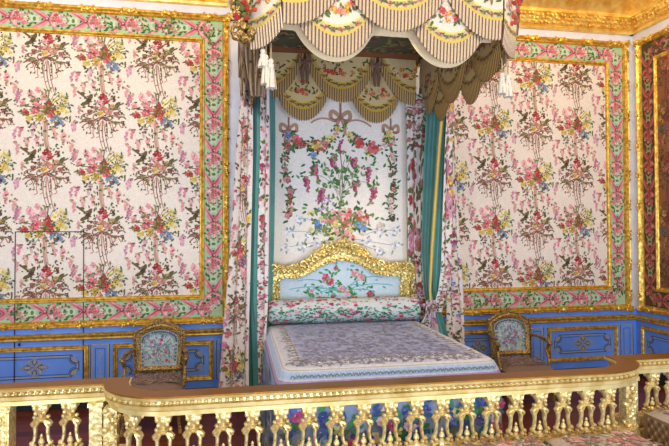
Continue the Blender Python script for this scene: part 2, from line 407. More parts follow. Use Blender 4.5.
# ------------------------------------------------------------ setting
def struct(mb,name,mat,parent=None,**k):
    o=mb.build(name,mat,parent,**k)
    if not parent: o['kind']='structure'
    return o
m=MB(); m.box(-4.5,WX+.2,-2,WY+.2,-.1,0); struct(m,'floor',FLOOR,smooth=False)
m=MB(); m.box(-4.5,WX+.2,-1,WY+.2,5.9,6.0); struct(m,'ceiling',CEIL,smooth=False)
m=MB(); m.box(-4.5,WX,WY,WY+.2,.885,5.9); wall_back=struct(m,'wall_back',WHITE,smooth=False)
m=MB(); m.box(WX,WX+.2,-1,WY+.2,.885,5.9); wall_right=struct(m,'wall_right',WHITE,smooth=False)
m=MB(); m.box(-4.5,WX,WY,WY+.2,0,.885); struct(m,'dado_panelling',BLUE,wall_back,smooth=False)
m=MB(); m.box(WX,WX+.2,-1,WY+.2,0,.885); struct(m,'dado_panelling',BLUE,wall_right,smooth=False)
m=MB(); m.box(-4.5,WX-.02,WY-.02,WY,0,.15); struct(m,'baseboard_back',DARK,smooth=False)
m=MB(); m.box(WX-.02,WX,-1,WY,0,.15); struct(m,'baseboard_right',DARK,smooth=False)
# dado rail
rp=[(0,.745),(.02,.745),(.035,.757),(.03,.77),(.05,.785),(.055,.80),(.04,.812),(0,.82)]
def run_back(x0,x1,prof,name,mat,parent=None):
    m=MB(); m.add([(x,WY-o,z) for x in (x0,x1) for o,z in prof],[(i,(i+1)%len(prof),(i+1)%len(prof)+len(prof),i+len(prof)) for i in range(len(prof))]+[tuple(range(len(prof))),tuple(range(len(prof),2*len(prof)))])
    return m
def run_right(y0,y1,prof):
    m=MB(); m.add([(WX-o,y,z) for y in (y0,y1) for o,z in prof],[(i,(i+1)%len(prof),(i+1)%len(prof)+len(prof),i+len(prof)) for i in range(len(prof))]+[tuple(range(len(prof))),tuple(range(len(prof),2*len(prof)))])
    return m
struct(run_back(-4.5,WX,rp,'',None),'trim_1',GOLD); struct(run_right(-1,WY,rp),'trim_2',GOLD)
# cornice
cp=[(0,4.52),(.05,4.52),(.06,4.545),(.05,4.56),(.075,4.57),(.13,4.69),(.15,4.70),(.155,4.73),(.14,4.74),(.2,4.83),(.24,4.85),(.3,4.87),(.3,4.93),(.33,4.95),(.42,5.0),(.44,5.12),(.7,5.4),(.7,5.5),(0,5.5)]
def cornice_carve(m,pt,L0,L1,rnd):
    n=int((L1-L0)/.062)
    for k in range(n):
        s=L0+(k+.5)*(L1-L0)/n
        for q in range(3):
            t=.15+.33*q+(rnd.random()-.5)*.15
            m.blob(pt(s+(rnd.random()-.5)*.03,.075+.055*t+.014,4.57+.12*t),(.024,.02,.02),n=6,m=3,rot=rnd.random()*3)
        m.blob(pt(s,.31,4.90),(.022,.018,.024),n=6,m=3)
        if k%3==0: m.blob(pt(s,.46,5.06),(.06,.04,.05),n=7,m=4,rot=rnd.random())
rnd=random.Random(8)
for nm,(a,b) in (('trim_3',(-4.5,-.11)),('trim_4',(2.33,WX))):
    m=run_back(a,b,cp,'',None); cornice_carve(m,lambda s,o,z:(s,WY-o,z),max(a,-3),b-.1,rnd); struct(m,nm,GOLDC)
m=run_right(-1,WY,cp); cornice_carve(m,lambda s,o,z:(WX-o,s,z),4.2,WY-.15,rnd); struct(m,'trim_5',GOLDC)
# dado panels
def dado_panel(fn,x0,x1,z0,z1,parent,orn=True,thick=.05):
    g=MB(); rect_frame_mold(g,None,fn,x0,x1,z0,z1,thick,.03); g.build('panel_moulding',GOLD,parent)
    l=MB(); p=Pat(); i=thick+.055; c=S(176,172,160); dk=S(66,66,84); r=.07
    a0,a1,b0,b1=x0+i,x1-i,z0+i,z1-i
    if a1-a0>.3:
        for o,w,c in ((0,.010,dk),(.009,.008,S(196,190,176)),(.03,.006,dk)):
            A0,A1,B0,B1=a0+o,a1-o,b0+o,b1-o
            p.line([(A0+r,B0),(A1-r,B0)],w,c); p.line([(A0+r,B1),(A1-r,B1)],w,c)
            p.line([(A0,B0+r),(A0,B1-r)],w,c); p.line([(A1,B0+r),(A1,B1-r)],w,c)
            for sx,X in ((1,A0),(-1,A1)):
                for sz,Z in ((1,B0),(-1,B1)): p.curve((X+sx*r,Z),(X+sx*r,Z+sz*r),(X,Z+sz*r),w,c,6)
        c=S(176,172,160)
        for sx,X in ((1,a0),(-1,a1)):
            for sz,Z in ((1,b0),(-1,b1)):
                p.curve((X+sx*.01,Z+sz*.085),(X+sx*.09,Z+sz*.09),(X+sx*.085,Z+sz*.01),.012,dk,6)
                for q in range(5): p.ell(X+sx*(.02+.012*q),Z+sz*(.075-.012*q),.016,.009,.8*q,c)
                p.curve((X+sx*.0,Z+sz*.0),(X+sx*.05,Z),(X+sx*.03,Z+sz*.05),.01,c)
        if orn:
            cx,cz=(x0+x1)/2,(z0+z1)/2; s=.085
            for k in range(4):
                a=PI/4+k*PI/2
                for q in (1,-1):
                    p.curve((cx,cz),(cx+s*1.1*cos(a+q*.6),cz+s*1.1*sin(a+q*.6)),(cx+s*1.1*cos(a),cz+s*.9*sin(a)),.012,dk,6)
                    p.curve((cx,cz),(cx+s*cos(a+q*.5),cz+s*sin(a+q*.5)),(cx+s*1.25*cos(a-PI/4*q+q*PI/4)*.8,cz+s*.95*sin(a)),.009,c,6)
                a=k*PI/2
                p.leaf(cx+.02*cos(a),cz+.02*sin(a),s*(1.3 if k%2==0 else 1.05),.05,a,dk)
                p.leaf(cx+.03*cos(a),cz+.03*sin(a),s*(1.15 if k%2==0 else .9),.035,a,c)
                p.ell(cx+s*1.0*cos(a+PI/4),cz+s*.8*sin(a+PI/4),.02,.016,0,c)
                p.curve((cx+s*1.7*cos(a),cz+s*1.2*sin(a)),(cx+s*.9*cos(a+.5),cz+s*1.1*sin(a+.5)),(cx+s*1.7*cos(a+PI/2),cz+s*1.2*sin(a+PI/2)),.008,c,6)
    else:
        p.line([(a0-.02,b0),(a1+.02,b0),(a1+.02,b1),(a0-.02,b1),(a0-.02,b0)],.008,c)
    p.lay(l,lambda x,z,h: fn(x,z,h)); l.build('painted_arabesque',LINE,parent,smooth=False,fix=False)
def narrow_panel(fn,x0,x1,z0,z1,parent):
    l=MB(); p=Pat(); c=S(176,172,160); dk=S(66,66,84)
    p.line([(x0-.01,z0),(x1+.01,z0),(x1+.01,z1),(x0-.01,z1),(x0-.01,z0)],.012,dk)
    p.line([(x0,z0),(x1,z0),(x1,z1),(x0,z1),(x0,z0)],.014,c)
    a,b=x0+.035,x1-.035
    p.line([(a,z0+.04),(b,z0+.04),(b,z1-.04),(a,z1-.04),(a,z0+.04)],.006,dk)
    xc=(x0+x1)/2
    for Z,s in ((z1-.09,-1),(z0+.09,1)):
        p.ell(xc,Z,.02,.014,0,c); p.curve((xc-.03,Z),(xc,Z+s*.05),(xc,Z+s*.1),.006,c); p.curve((xc+.03,Z),(xc,Z+s*.05),(xc,Z+s*.1),.006,c)
    p.lay(l,lambda x,z,h: fn(x,z,h)); l.build('painted_pilaster',LINE,parent,smooth=False,fix=False)
Z0,Z1=.24,.685
dado_panel(backfn,-2.7,-1.60,Z0,Z1,wall_back); narrow_panel(backfn,-1.57,-1.40,Z0,.68,wall_back)
dado_panel(backfn,-3.9,-2.9,Z0,Z1,wall_back)
dado_panel(backfn,-1.35,-.27,Z0,Z1,wall_back); narrow_panel(backfn,-.22,-.04,Z0,.68,wall_back)
dado_panel(backfn,2.3,3.6,Z0,Z1,wall_back); narrow_panel(backfn,3.67,3.84,Z0,.68,wall_back)
dado_panel(backfn,3.9,4.91,Z0,Z1,wall_back); narrow_panel(backfn,4.97,5.13,Z0,.68,wall_back)
dado_panel(rightfn,5.0,6.2,Z0,Z1,wall_right)
dado_panel(rightfn,3.6,4.8,Z0,Z1,wall_right)
# concealed door cut through the left tapestry
m=MB()
g0=.012
for (xa,xb,za,zb) in ((-2.352,-2.345,.24,1.93),(-1.662,-1.655,.24,1.93),(-2.352,-1.655,1.923,1.93)):
    m.box(xa,xb,WY-.068 if za<1 and zb<1 else WY-.0125,WY-.002,za,zb)
o=m.build('door_1',DARK,None,smooth=False); o['kind']='structure'
kh=MB(); kh.blob((-2.3,WY-.012,.715),(.014,.01,.018)); kh.build('keyhole',DARK,o)

# ------------------------------------------------------------ backcloth
C=1.11; BY=5.82
IV=S(250,240,222)
def bc(px,py): return ((px-338)*.01125,1.77+(245-py)*.0111)
r=random.Random(21)
root=thing('bed_backcloth','ivory silk backcloth embroidered with garlands and bouquet above the headboard','backcloth',(C,BY,.6))
m=MB()
def bcf(x,z,h): return (1.135+x,BY-h+.01*sin(x*9),z)
m.grid(lambda u,v: bcf(-.79+1.6*u,.6+3.25*v,0),24,8,lambda u,v:IV)
p=Pat()
TAN=[S(190,150,120),S(160,112,92),S(210,176,150)]
def bow(px,py,s=1.0):
    x,y=bc(px,py)
    for q in (-1,1):
        p.curve((x,y),(x+q*.13*s,y+.14*s),(x+q*.11*s,y-.02*s),.045*s,TAN[0],7); p.curve((x+q*.11*s,y-.02*s),(x+q*.05*s,y-.06*s),(x,y),.04*s,TAN[1],5)
        p.curve((x,y),(x+q*.06*s,y-.1*s),(x+q*.05*s,y-.18*s),.035*s,TAN[0],5)
    p.ell(x,y,.03*s,.03*s,0,TAN[1]); p.line([(x,y),(x,y+.16*s)],.025*s,TAN[1])
bow(337,118,1.0); bow(286,131,.8); bow(388,129,.8)
for a,b_,c_ in (((330,122),(318,116),(308,124)),((345,122),(356,116),(368,126))): p.curve(bc(*a),bc(*b_),bc(*c_),.02,TAN[0],7)
def flowers(pts,sizes,pal,n=5):
    for (px,py),s in zip(pts,sizes):
        x,y=bc(px,py); p.leaves(x,y,s*1.5,6,[S(70,110,50),S(100,130,60),S(60,90,50)],r,.05)
        c=r.choice(pal); p.rose(x,y,s,c,tuple(q*.5 for q in c),r)
RP=[S(220,130,122),S(232,172,152),S(190,80,76),S(240,204,190)]
MX=RP+[YE[0],YE[2],BL[0]]
def garland(path,n,s,pal=MX):
    for k in range(n):
        t=k/(n-1)*(len(path)-1); i=min(int(t),len(path)-2); f=t-i
        q=(path[i][0]*(1-f)+path[i+1][0]*f+r.uniform(-2,2),path[i][1]*(1-f)+path[i+1][1]*f+r.uniform(-3,3))
        flowers([q],[s*r.uniform(.7,1.3)],pal)
garland([(288,136),(298,146),(312,150),(325,144),(334,130)],15,.04)
garland([(342,130),(352,142),(366,150),(378,146),(386,134)],15,.04)
flowers([(315,147),(294,141),(370,147),(357,143)],[.075,.055,.07,.06],[S(214,84,84),S(236,170,160)])
flowers([(310,156),(287,150)],[.04,.04],BL)
garland([(286,142),(283,160),(285,180),(287,200),(286,216)],16,.035,RP+[S(220,150,150),BR[1]]); garland([(389,140),(390,160),(389,180),(389,200),(388,216)],16,.035,RP+BR)
# climbing branch
g=[S(60,110,50),S(90,140,60),S(120,150,90)]
br=S(120,100,80)
p.curve(bc(337,206),bc(341,180),bc(336,150),.009,br,8); p.curve(bc(338,206),bc(333,185),bc(341,160),.006,br,8)
for e,mid in (((303,178),(320,172)),((310,166),(322,168)),((318,190),(328,182)),((365,168),(352,166)),((371,188),(358,176)),((352,182),(344,176)),((329,158),(333,164)),((350,158),(343,163))):
    p.curve(bc(337+r.uniform(-3,3),196+r.uniform(-12,4)),bc(mid[0]+r.uniform(-3,3),mid[1]-4),bc(*e),.005,S(140,140,100),6)
    x,y=bc(*e); p.leaves(x,y+.03,.09,8,g,r,.05)
    p.wist(x,y,.17,S(172,84,104),r,-PI/2+r.uniform(-.3,.4)); p.wist(x+.014,y,.12,S(204,120,132),r); p.wist(x-.012,y-.02,.09,S(160,70,92),r)
g=[S(90,130,70),S(110,150,80),S(140,160,96),S(70,110,56)]
for q in range(90): 
    x,y=bc(337+r.gauss(0,14),176+r.gauss(0,13)); p.leaf(x,y,.06,.028,r.random()*6.28,r.choice(g))
x,y=bc(337,150); p.wist(x,y+.1,.15,S(186,76,110),r)
# bouquet
for q in range(170):
    x,y=bc(338+r.gauss(0,17),221+r.gauss(0,10)); p.leaf(x,y,.06,.028,r.random()*6.28,r.choice(g+[S(150,140,60)]))
for q in range(26): x,y=bc(322+r.gauss(0,5),205+r.gauss(0,5)); p.ell(x,y,.014,.012,0,r.choice([S(176,140,180),S(196,160,196)]))
for q in range(40): x,y=bc(338+r.gauss(0,17),222+r.gauss(0,10)); c=r.choice([S(240,180,170),S(232,140,130),S(244,214,190),YE[2],S(206,80,76)]); p.rose(x,y,r.uniform(.03,.055),c,tuple(q_*.55 for q_ in c),r)
flowers([(334,216),(344,214),(339,224),(326,220),(350,224),(331,232),(344,234),(356,213)],[.07,.07,.065,.05,.055,.05,.05,.045],[S(240,170,160),S(230,130,124),S(244,196,184)])
flowers([(315,226),(313,223),(359,227),(355,225)],[.045,.035,.05,.04],[S(96,140,196),S(120,160,210)])
for x_,y_ in ((296,219),(286,232),(283,247),(299,248),(313,243),(307,234),(365,242),(376,251),(391,231),(392,246),(378,230)):
    x,y=bc(x_,y_); c0=bc(338,238)
    p.curve(((x*.45),y*.4+c0[1]*.6),(x*.7,y+.03),(x,y),.005,S(150,160,150),6)
    p.leaves(x,y,.07,5,[S(170,180,160),S(150,170,170)],r,.05); p.rose(x,y,.045,S(244,240,236),S(140,100,84),r)
p.lay(m,bcf,h0=.003)
part(m,'embroidered_panel',CLOTH,root,smooth=False,fix=False)
m=MB()
for xa,s_ in ((-.80,1),(.81,-1)):
    m.box(1.135+xa-.035,1.135+xa+.01,BY-.025,BY+.02,.6,3.85,S(196,176,90)); m.box(1.135+xa+(.01 if s_>0 else -.055),1.135+xa+(.03 if s_>0 else -.035),BY-.02,BY+.015,.6,3.85,S(96,120,66))
part(m,'gold_braid_edging',CLOTHF,root,smooth=False)

# ------------------------------------------------------------ canopy with swags
FY=3.70
GG_=[S(96,104,48),S(124,120,60),S(84,84,40)]
def swag(mb,fn,sc,hw,zend,drop,ztop,fr=.145,lay=0,rnd=None,clipf=None,inner=False,s0=None,s1=None,nu=None):
    """fn(s,z,h); bottom edge dips by drop in the middle"""
    a=sc-hw if s0 is None else s0; b=sc+hw if s1 is None else s1
    bot=lambda s: zend-drop*max(0.0,1-(abs(s-sc)/hw)**2.1)**.85
    Y1,G1,IVO=S(222,186,70),S(204,184,130),S(230,216,190)
    bands=[(0,fr,None),(fr,fr+.018,Y1),(fr+.018,fr+.066,G1),(fr+.066,fr+.08,S(236,208,110))]
    nu=nu or max(12,int((b-a)/.02)); nst=0
    def hh(s,z): return lay+.025*sin(PI*min(1,max(0,(z-bot(s))/.6)))
    def P_(s,o): z=bot(s)+o; return fn(s,min(z,ztop),hh(s,z))
    for o0,o1,c in bands:
        if c is None:
            n=max(20,int((b-a)/.0085))
            pal=[S(150,132,110),S(214,200,176),S(96,76,58),S(206,190,164),S(170,150,128)]
            for k in range(n):
                sa=a+(b-a)*k/n; sb=a+(b-a)*(k+1)/n; sm=(sa+sb)/2
                cc=S(112,82,68) if k%3==0 else (S(240,218,178) if k%3==1 else S(222,198,158))
                jl=.006*((k*7)%3)
                v=[P_(sa,o0+jl),P_(sb,o0+jl),P_(sb,o1),P_(sa,o1)]
                q=[fn(sm,bot(sm)+o0+jl-.003,hh(sm,bot(sm))+.007),fn(sm,min(bot(sm)+o1,ztop),hh(sm,bot(sm)+o1)+.007)]
                mb.add([v[0],v[1],v[2],v[3],q[0],q[1]],[(0,4,5,3),(4,1,2,5)],cc)
        else:
            def cf(u,v,c=c): return c
            mb.grid(lambda u,v: P_(a+(b-a)*u,o0+(o1-o0)*v),nu,1,cf)
    # ground
    mb.grid(lambda u,v: (lambda s: fn(s,min(bot(s)+fr+.08+v*max(0,ztop-bot(s)-fr-.08),ztop),hh(s,bot(s)+fr+.08+v*(ztop-bot(s)-fr-.08))))(a+(b-a)*u),nu,6,lambda u,v:IVO)
    p=Pat(); n=int((b-a)/.055)
    for k in range(n):
        s=a+(b-a)*(k+.5)/n
        z=bot(s)+fr+.042; p.rose(s,z,.02,S(170,96,70) if k%2 else S(120,110,50),S(90,50,36),rnd,4); p.leaf(s+.012,z,.03,.014,.4,rnd.choice(GG_)); p.leaf(s-.012,z,.03,.014,2.7,rnd.choice(GG_))
    zc=bot(sc)+fr+.08
    for k in range(int(26*hw/.3)):
        s=sc+rnd.gauss(0,hw*.35); 
        if not(a<s<b): continue
        z=max(bot(s)+fr+.1,zc+.07+abs(rnd.gauss(0,.06)))
        if z>ztop-.03: continue
        p.leaf(s,z,.05,.022,rnd.random()*6.28,rnd.choice(GG_+[S(80,110,50)]))
    for k in range(int(12*hw/.3)):
        s=sc+rnd.gauss(0,hw*.28)
        if not(a<s<b): continue
        z=max(bot(s)+fr+.11,zc+.08+abs(rnd.gauss(0,.05)))
        if z>ztop-.03: continue
        c=rnd.choice([S(206,80,70),S(230,140,120),S(222,160,60),S(244,210,200)]); p.rose(s,z,rnd.uniform(.018,.032),c,tuple(q*.5 for q in c),rnd)
    p.lay(mb,lambda s,z,h: fn(s,z,hh(s,z)+h),h0=.004)
    return bot
canopy=thing('bed_canopy','gilt and ivory bed canopy with scalloped fringed valance, fixed over the bed','canopy',(C,5.0,3.9))
rnd=random.Random(31)
TOP=3.98
def frontfn(s,z,h): return (s,FY-h,z)
# front: low swags behind, high swags in front
for sc in (.69,1.535):
    m=MB(); swag(m,frontfn,sc,.285,3.40,.26,3.75,rnd=rnd,lay=0); part(m,'valance_swag',CLOTHF,canopy,smooth=False,fix=False)
m=MB(); swag(m,frontfn,C+.005,.36,3.60,.27,TOP,rnd=rnd,lay=.05); part(m,'valance_swag',CLOTHF,canopy,smooth=False,fix=False)
m=MB(); swag(m,frontfn,.36,.36,3.60,.27,TOP,rnd=rnd,lay=.05,s0=.30); part(m,'valance_swag',CLOTHF,canopy,smooth=False,fix=False)
m=MB(); swag(m,frontfn,1.86,.36,3.60,.29,TOP,rnd=rnd,lay=.05,s1=1.92); part(m,'valance_swag',CLOTHF,canopy,smooth=False,fix=False)
# corners
def cornerfn(p0,p1):
    p0=Vector(p0);p1=Vector(p1); d=(p1-p0); L=d.length; d.normalize(); n=Vector((d.y,-d.x))
    if n.y>0: n=-n
    return (lambda s,z,h: (p0.x+d.x*s+n.x*h,p0.y+d.y*s+n.y*h,z)),L
f_,L=cornerfn((.09,3.86),(.305,3.645)); m=MB(); swag(m,f_,L*.25,L*.9,3.36,.16,TOP,rnd=rnd,s0=0,s1=L,lay=0); part(m,'valance_corner',CLOTHF,canopy,smooth=False,fix=False)
f_,L=cornerfn((1.915,3.645),(2.13,3.86)); m=MB(); swag(m,f_,L*.6,L*.9,3.36,.12,TOP,rnd=rnd,s0=0,s1=L,lay=0); part(m,'valance_corner',CLOTHF,canopy,smooth=False,fix=False)
# sides
for xs,sg in ((.08,-1),(2.14,1)):
    fn_=lambda s,z,h: (xs+sg*h,s,z)
    for sc,hw,ze,dr,la in ((4.25,.4,3.5,.24,.03),(4.66,.28,3.38,.2,0),(5.05,.36,3.55,.24,.03),(5.45,.28,3.38,.2,0),(5.85,.38,3.55,.24,.03)):
        m=MB(); swag(m,fn_,sc,hw,ze,dr,TOP,rnd=rnd,lay=la,s0=max(3.87,sc-hw),s1=min(6.25,sc+hw)); part(m,'valance_swag',CLOTHF,canopy,smooth=False,fix=False)
# lining behind the front valance
m=MB()
def linbot(s):
    b=3.35
    for sc in (.69,1.535): b=min(b,3.415-.275*max(0,1-(abs(s-sc)/.31)**2.1)**.8)
    return b
m.grid(lambda u,v: (.31+1.6*u,FY+.10-.03*v,linbot(.31+1.6*u)+(TOP-linbot(.31+1.6*u))*v),80,3,lambda u,v:S(250,222,168))
part(m,'valance_lining',CLOTH,canopy,fix=False)
# inside lining swags on the sides (gold brown lining, canopy shade multiplied into its colours)
for xs,sg in ((.13,1),(2.07,-1)):
    fn_=lambda s,z,h: (xs+sg*h,s,z)
    for sc,hw,ze,dr,la in ((4.1,.34,3.45,.3,.03),(4.48,.24,3.25,.2,0),(4.85,.34,3.45,.3,.03),(5.2,.24,3.25,.2,0),(5.5,.3,3.45,.28,.03)):
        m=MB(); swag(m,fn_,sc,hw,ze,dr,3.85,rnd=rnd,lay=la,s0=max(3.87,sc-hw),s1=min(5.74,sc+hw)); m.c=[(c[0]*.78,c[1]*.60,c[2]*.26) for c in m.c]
        part(m,'inner_valance_swag',CLOTHF,canopy,smooth=False,fix=False)
# inner back valance, shade under the canopy also tinted into its swags
IY=5.68
fn_=lambda s,z,h:(s,IY-h,z)
for sc in (.69,1.49):
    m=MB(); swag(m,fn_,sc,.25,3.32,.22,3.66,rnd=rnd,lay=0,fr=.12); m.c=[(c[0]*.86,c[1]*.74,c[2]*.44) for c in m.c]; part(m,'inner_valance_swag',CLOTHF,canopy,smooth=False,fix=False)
for sc,s0,s1 in ((.30,.33,None),(C-.01,None,None),(1.9,None,1.93)):
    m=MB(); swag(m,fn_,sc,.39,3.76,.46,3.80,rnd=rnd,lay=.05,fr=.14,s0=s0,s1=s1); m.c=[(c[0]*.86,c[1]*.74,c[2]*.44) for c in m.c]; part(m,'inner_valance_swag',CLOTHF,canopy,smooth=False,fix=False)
for sc in (.70,1.48):
    m=MB()
    for q in (-1,1):
        m.tube([(sc,IY-.08,3.72),(sc+q*.06,IY-.1,3.77),(sc+q*.07,IY-.1,3.7),(sc,IY-.08,3.7)],.016,S(150,110,90)); m.tube([(sc,IY-.08,3.7),(sc+q*.03,IY-.09,3.6),(sc+q*.02,IY-.09,3.48)],[.018,.02,.012],S(130,92,74))
    m.blob((sc,IY-.1,3.71),(.03,.02,.03),S(120,84,66)); part(m,'ribbon_bow',CLOTHF,canopy)
# tester, dark green brocade, with moulding
m=MB(); m.grid(lambda u,v:(.12+1.97*u,3.78+2.04*v,3.88),2,2,lambda u,v:S(92,88,40))
p=Pat(); rr=random.Random(4)
for k in range(520):
    x=rr.uniform(.2,2.0); y=rr.uniform(3.85,5.7); p.leaf(x,y,.09,.04,rr.random()*6.28,rr.choice([S(150,156,70),S(120,130,56),S(176,150,80),S(60,54,26)]))
for k in range(36):
    x=rr.uniform(.2,2.0); y=rr.uniform(4.0,5.7); c=rr.choice([S(130,60,40),S(160,110,60)]); p.rose(x,y,.05,c,tuple(q*.5 for q in c),rr)
p.lay(m,lambda x,y,h:(x,y,3.88-h),h0=.004); part(m,'tester',BROC,canopy,smooth=False,fix=False)
m=MB(); m.box(.33,1.97,5.70,5.80,3.72,3.80,S(170,120,60)); m.box(.33,1.97,5.66,5.80,3.80,3.88,S(150,90,50)); m.box(.33,1.97,5.68,5.8,3.69,3.72,S(196,160,80)); part(m,'tester_moulding',CLOTHF,canopy,smooth=False)
m=MB(); m.box(.08,2.14,3.66,6.28,3.98,4.05); m.box(.08,.12,3.9,6.28,3.88,3.98); m.box(2.10,2.14,3.9,6.28,3.88,3.98); part(m,'canopy_frame',GOLD,canopy,smooth=False)
# carved crest of canopy corner and ostrich/flower bunch
def crest(x,y,z,s_):
    m=MB(); r_=random.Random(int(x*10)+2)
    for k in range(34):
        a=r_.random(); q=(x+s_*r_.gauss(.0,.035),y+r_.gauss(0,.03),z+.42*a)
        m.blob(q,(.03*(1.2-a*.3),.024,.032),n=6,m=4,rot=r_.random()*3)
    for q in range(3):
        pts=[(x+s_*(.02+.05*sin(t*1.3+q)),y-.03,z-.02+.13*q+.05*t) for t in [i*.6 for i in range(6)]]
        m.tube(pts,.016)
    if s_<0: part(m,'carved_corner_ornament',GOLDD,canopy)
    m=MB()
    for k in range(16):
        q=(x-s_*r_.gauss(.0,.03)+.0,y-.05,z+.12+.3*r_.random()); m.blob(q,(.018,.012,.02),r_.choice([S(170,30,30),S(190,60,50),S(90,100,40)]),n=6,m=4)
    part(m,'silk_flower_bunch',CLOTHF,canopy)
crest(.03,3.80,3.27,-1); crest(2.08,3.78,3.36,1)
def tassel(x,y,z,l,parent=canopy,cc=S(232,220,196)):
    m=MB(); m.tube([(x,y,z+.12),(x,y,z)],.006,S(180,150,110)); m.blob((x,y,z-.01),(.02,.02,.022),cc); m.lathe((x,y,z),[(.012,-.02),(.024,-.035),(.02,-.05),(.03,-l*.6),(.036,-l),(.002,-l)],cc,n=12)
    for k in range(10):
        a=2*PI*k/10; m.tube([(x+.02*cos(a),y+.02*sin(a),z-.06),(x+.037*cos(a),y+.037*sin(a),z-l-.005)],.004,S(170,150,128) if k%2 else cc,n=4)
    part(m,'tassel',CLOTHF,parent)
for q in ((266,56,3.8,.2),(271,60,3.78,.2),(263,50,3.8,.12)):
    v=at(q[0],q[1],q[2]); tassel(v.x,v.y,v.z,q[3])
for q in ((502,74,3.8,.17),(508,76,3.8,.18),(506,68,3.84,.1)):
    v=at(q[0],q[1],q[2]); tassel(v.x,v.y,v.z,q[3]*.9)

# ------------------------------------------------------------ curtains
def sheet(mb,rows,YL,YR,folds,amp,colf,pat=None,nu=24,nv=40,ph=0,zfloor=None):
    """rows: list of (y, xL, xR) picture measurements converted to hanging cloth between depths YL and YR"""
    pts=[(at(xl,y,YL),at(xr,y,YR)) for y,xl,xr in rows]
    def edge(v):
        t=v*(len(pts)-1); i=min(int(t),len(pts)-2); f=t-i
        f2=f
        return pts[i][0].lerp(pts[i+1][0],f2),pts[i][1].lerp(pts[i+1][1],f2)
    def S_(u,v,h=0):
        a,b=edge(v); q=a.lerp(b,u); d=(b-a); n=Vector((-d.y,d.x,0)).normalized() if d.length>1e-6 else Vector((0,-1,0))
        if n.y>0: n=-n
        w=amp*sin(2*PI*folds*u+ph+.6*sin(v*5))
        return q+n*(w+h)
    mb.grid(lambda u,v:S_(u,v),nu,nv,colf)
    W=max((b-a).length for a,b in pts); Hh=(pts[0][0]-pts[-1][0]).length
    if pat:
        for k,(pp,c) in enumerate(pat(W,Hh)):
            h=.004+.00002*(k%200)
            pp=[(min(max(x,0),W),min(max(y,0),Hh)) for x,y in pp]
            if True:
                mb.add([S_(x/W,y/Hh,h) for x,y in pp],[tuple(range(len(pp)))],c)
def floral(seed,dens=1.0,pal=None,g=None,s=1.0,blue=.0):
    def f(W,Hh):
        r=random.Random(seed); p=Pat(); pl=pal or [S(190,70,84),S(214,110,120),S(232,160,160),S(206,120,150),YE[1],S(170,60,100)]
        gg=g or [S(96,110,50),S(120,124,66),S(80,96,48),S(130,84,64)]
        n=int(W*Hh*210*dens)
        for k in range(n): p.leaf(r.uniform(0,W),r.uniform(0,Hh),.05*s,.026*s,r.random()*6.28,r.choice(gg))
        for k in range(int(n*.16)):
            c=r.choice(pl); p.rose(r.uniform(.02,W-.02),r.uniform(.02,Hh-.02),r.uniform(.02,.04)*s,c,tuple(q*.5 for q in c),r)
        for k in range(int(n*.05)):
            x,y=r.uniform(.05,max(.06,W-.05)),r.uniform(.1,Hh-.1)
            p.wist(x,y,.1,r.choice(PU),r,PI/2)
            if blue and r.random()<blue: p.rose(x,y,.035,BL[0],BL[1],r)
        return p.p
    return f
FG=lambda u,v:S(232,220,208)
TEAL=lambda u,v:S(84,150,138)
cur=thing('bed_curtain','floral silk bed curtain lined in teal, hanging left of the bed','curtain',(.1,5.6,0),'floral bed curtains')
m=MB()
def big(seed):
    base=floral(seed,.75,blue=.2)
    def f(W,Hh):
        q=base(W,Hh); p=Pat(); r_=random.Random(seed)
        for (u,v,a_) in ((.55,.30,'B'),(.55,.46,'A'),(.5,.62,'B'),(.5,.78,'A'),(.5,.93,'B')):
            mo=MA if a_=='A' else MB_
            for pts,c in mo.p: p.p.append(([(W*u+x*.62,Hh*v-y*.75) for x,y in pts],c))
        return q+p.p
    return f
sheet(m,[(50,244,252),(100,243,252),(150,238,252),(200,235,251.5),(270,229,251),(330,223,250),(392,218,250)],5.75,5.45,2.4,.025,FG,big(41),nu=40,ph=.5)
part(m,'floral_face',CLOTH,cur,fix=False)
m=MB(); sheet(m,[(60,250,261),(150,250,261),(240,249,258),(300,248,257),(345,248,261),(395,248,264)],5.62,5.40,2.6,.02,TEAL,nu=24,ph=1); part(m,'teal_lining',TAFF,cur,fix=False)
m=MB(); sheet(m,[(60,260,269),(150,260.5,269.5),(240,258,268.5),(300,257,268),(345,257,266),(395,259,264)],5.35,5.30,1.5,.015,FG,floral(43,3.0,s=.8),nu=20); part(m,'floral_edge',CLOTH,cur,fix=False)
m=MB(); sheet(m,[(70,268,275),(150,268,275),(240,267,274),(320,266,272),(395,262,270)],5.55,5.65,1,.01,TEAL,nu=12); part(m,'teal_lining',TAFF,cur,fix=False)
# right curtain
cur2=thing('bed_curtain','floral silk bed curtain with teal lining and gold braid, gathered right of the bed','curtain',(2.1,5.6,0),'floral bed curtains')
m=MB(); sheet(m,[(94,405,428),(110,406,428),(150,407,426),(250,408,424),(290,411,425),(315,419,433),(345,420,440)],5.72,5.60,2.5,.022,FG,floral(51,3.2,pal=[S(150,44,44),S(170,60,60),S(206,110,100),S(120,60,60)],s=.95),nu=36); part(m,'floral_edge',CLOTH,cur2,fix=False)
m=MB(); sheet(m,[(84,427,444),(100,427,443),(150,424,440),(250,421,434),(290,424,433),(312,428,436),(350,428,437)],5.50,5.45,4,.022,TEAL,nu=40,ph=.6); part(m,'teal_lining',TAFF,cur2,fix=False)
m=MB(); sheet(m,[(60,444,448.5),(95,442,445.5),(150,437,441),(250,430,434),(290,428.5,431.5),(312,430,433)],5.38,5.38,.5,.004,lambda u,v:S(214,186,90) if .25<u<.75 else S(150,130,70),nu=8); 
for k in range(26): 
    t=k/25; py=60+250*t; px=444.5+ (1-t)*2-16*min(1,(py-60)/200)
part(m,'gold_braid',CLOTHF,cur2,fix=False)
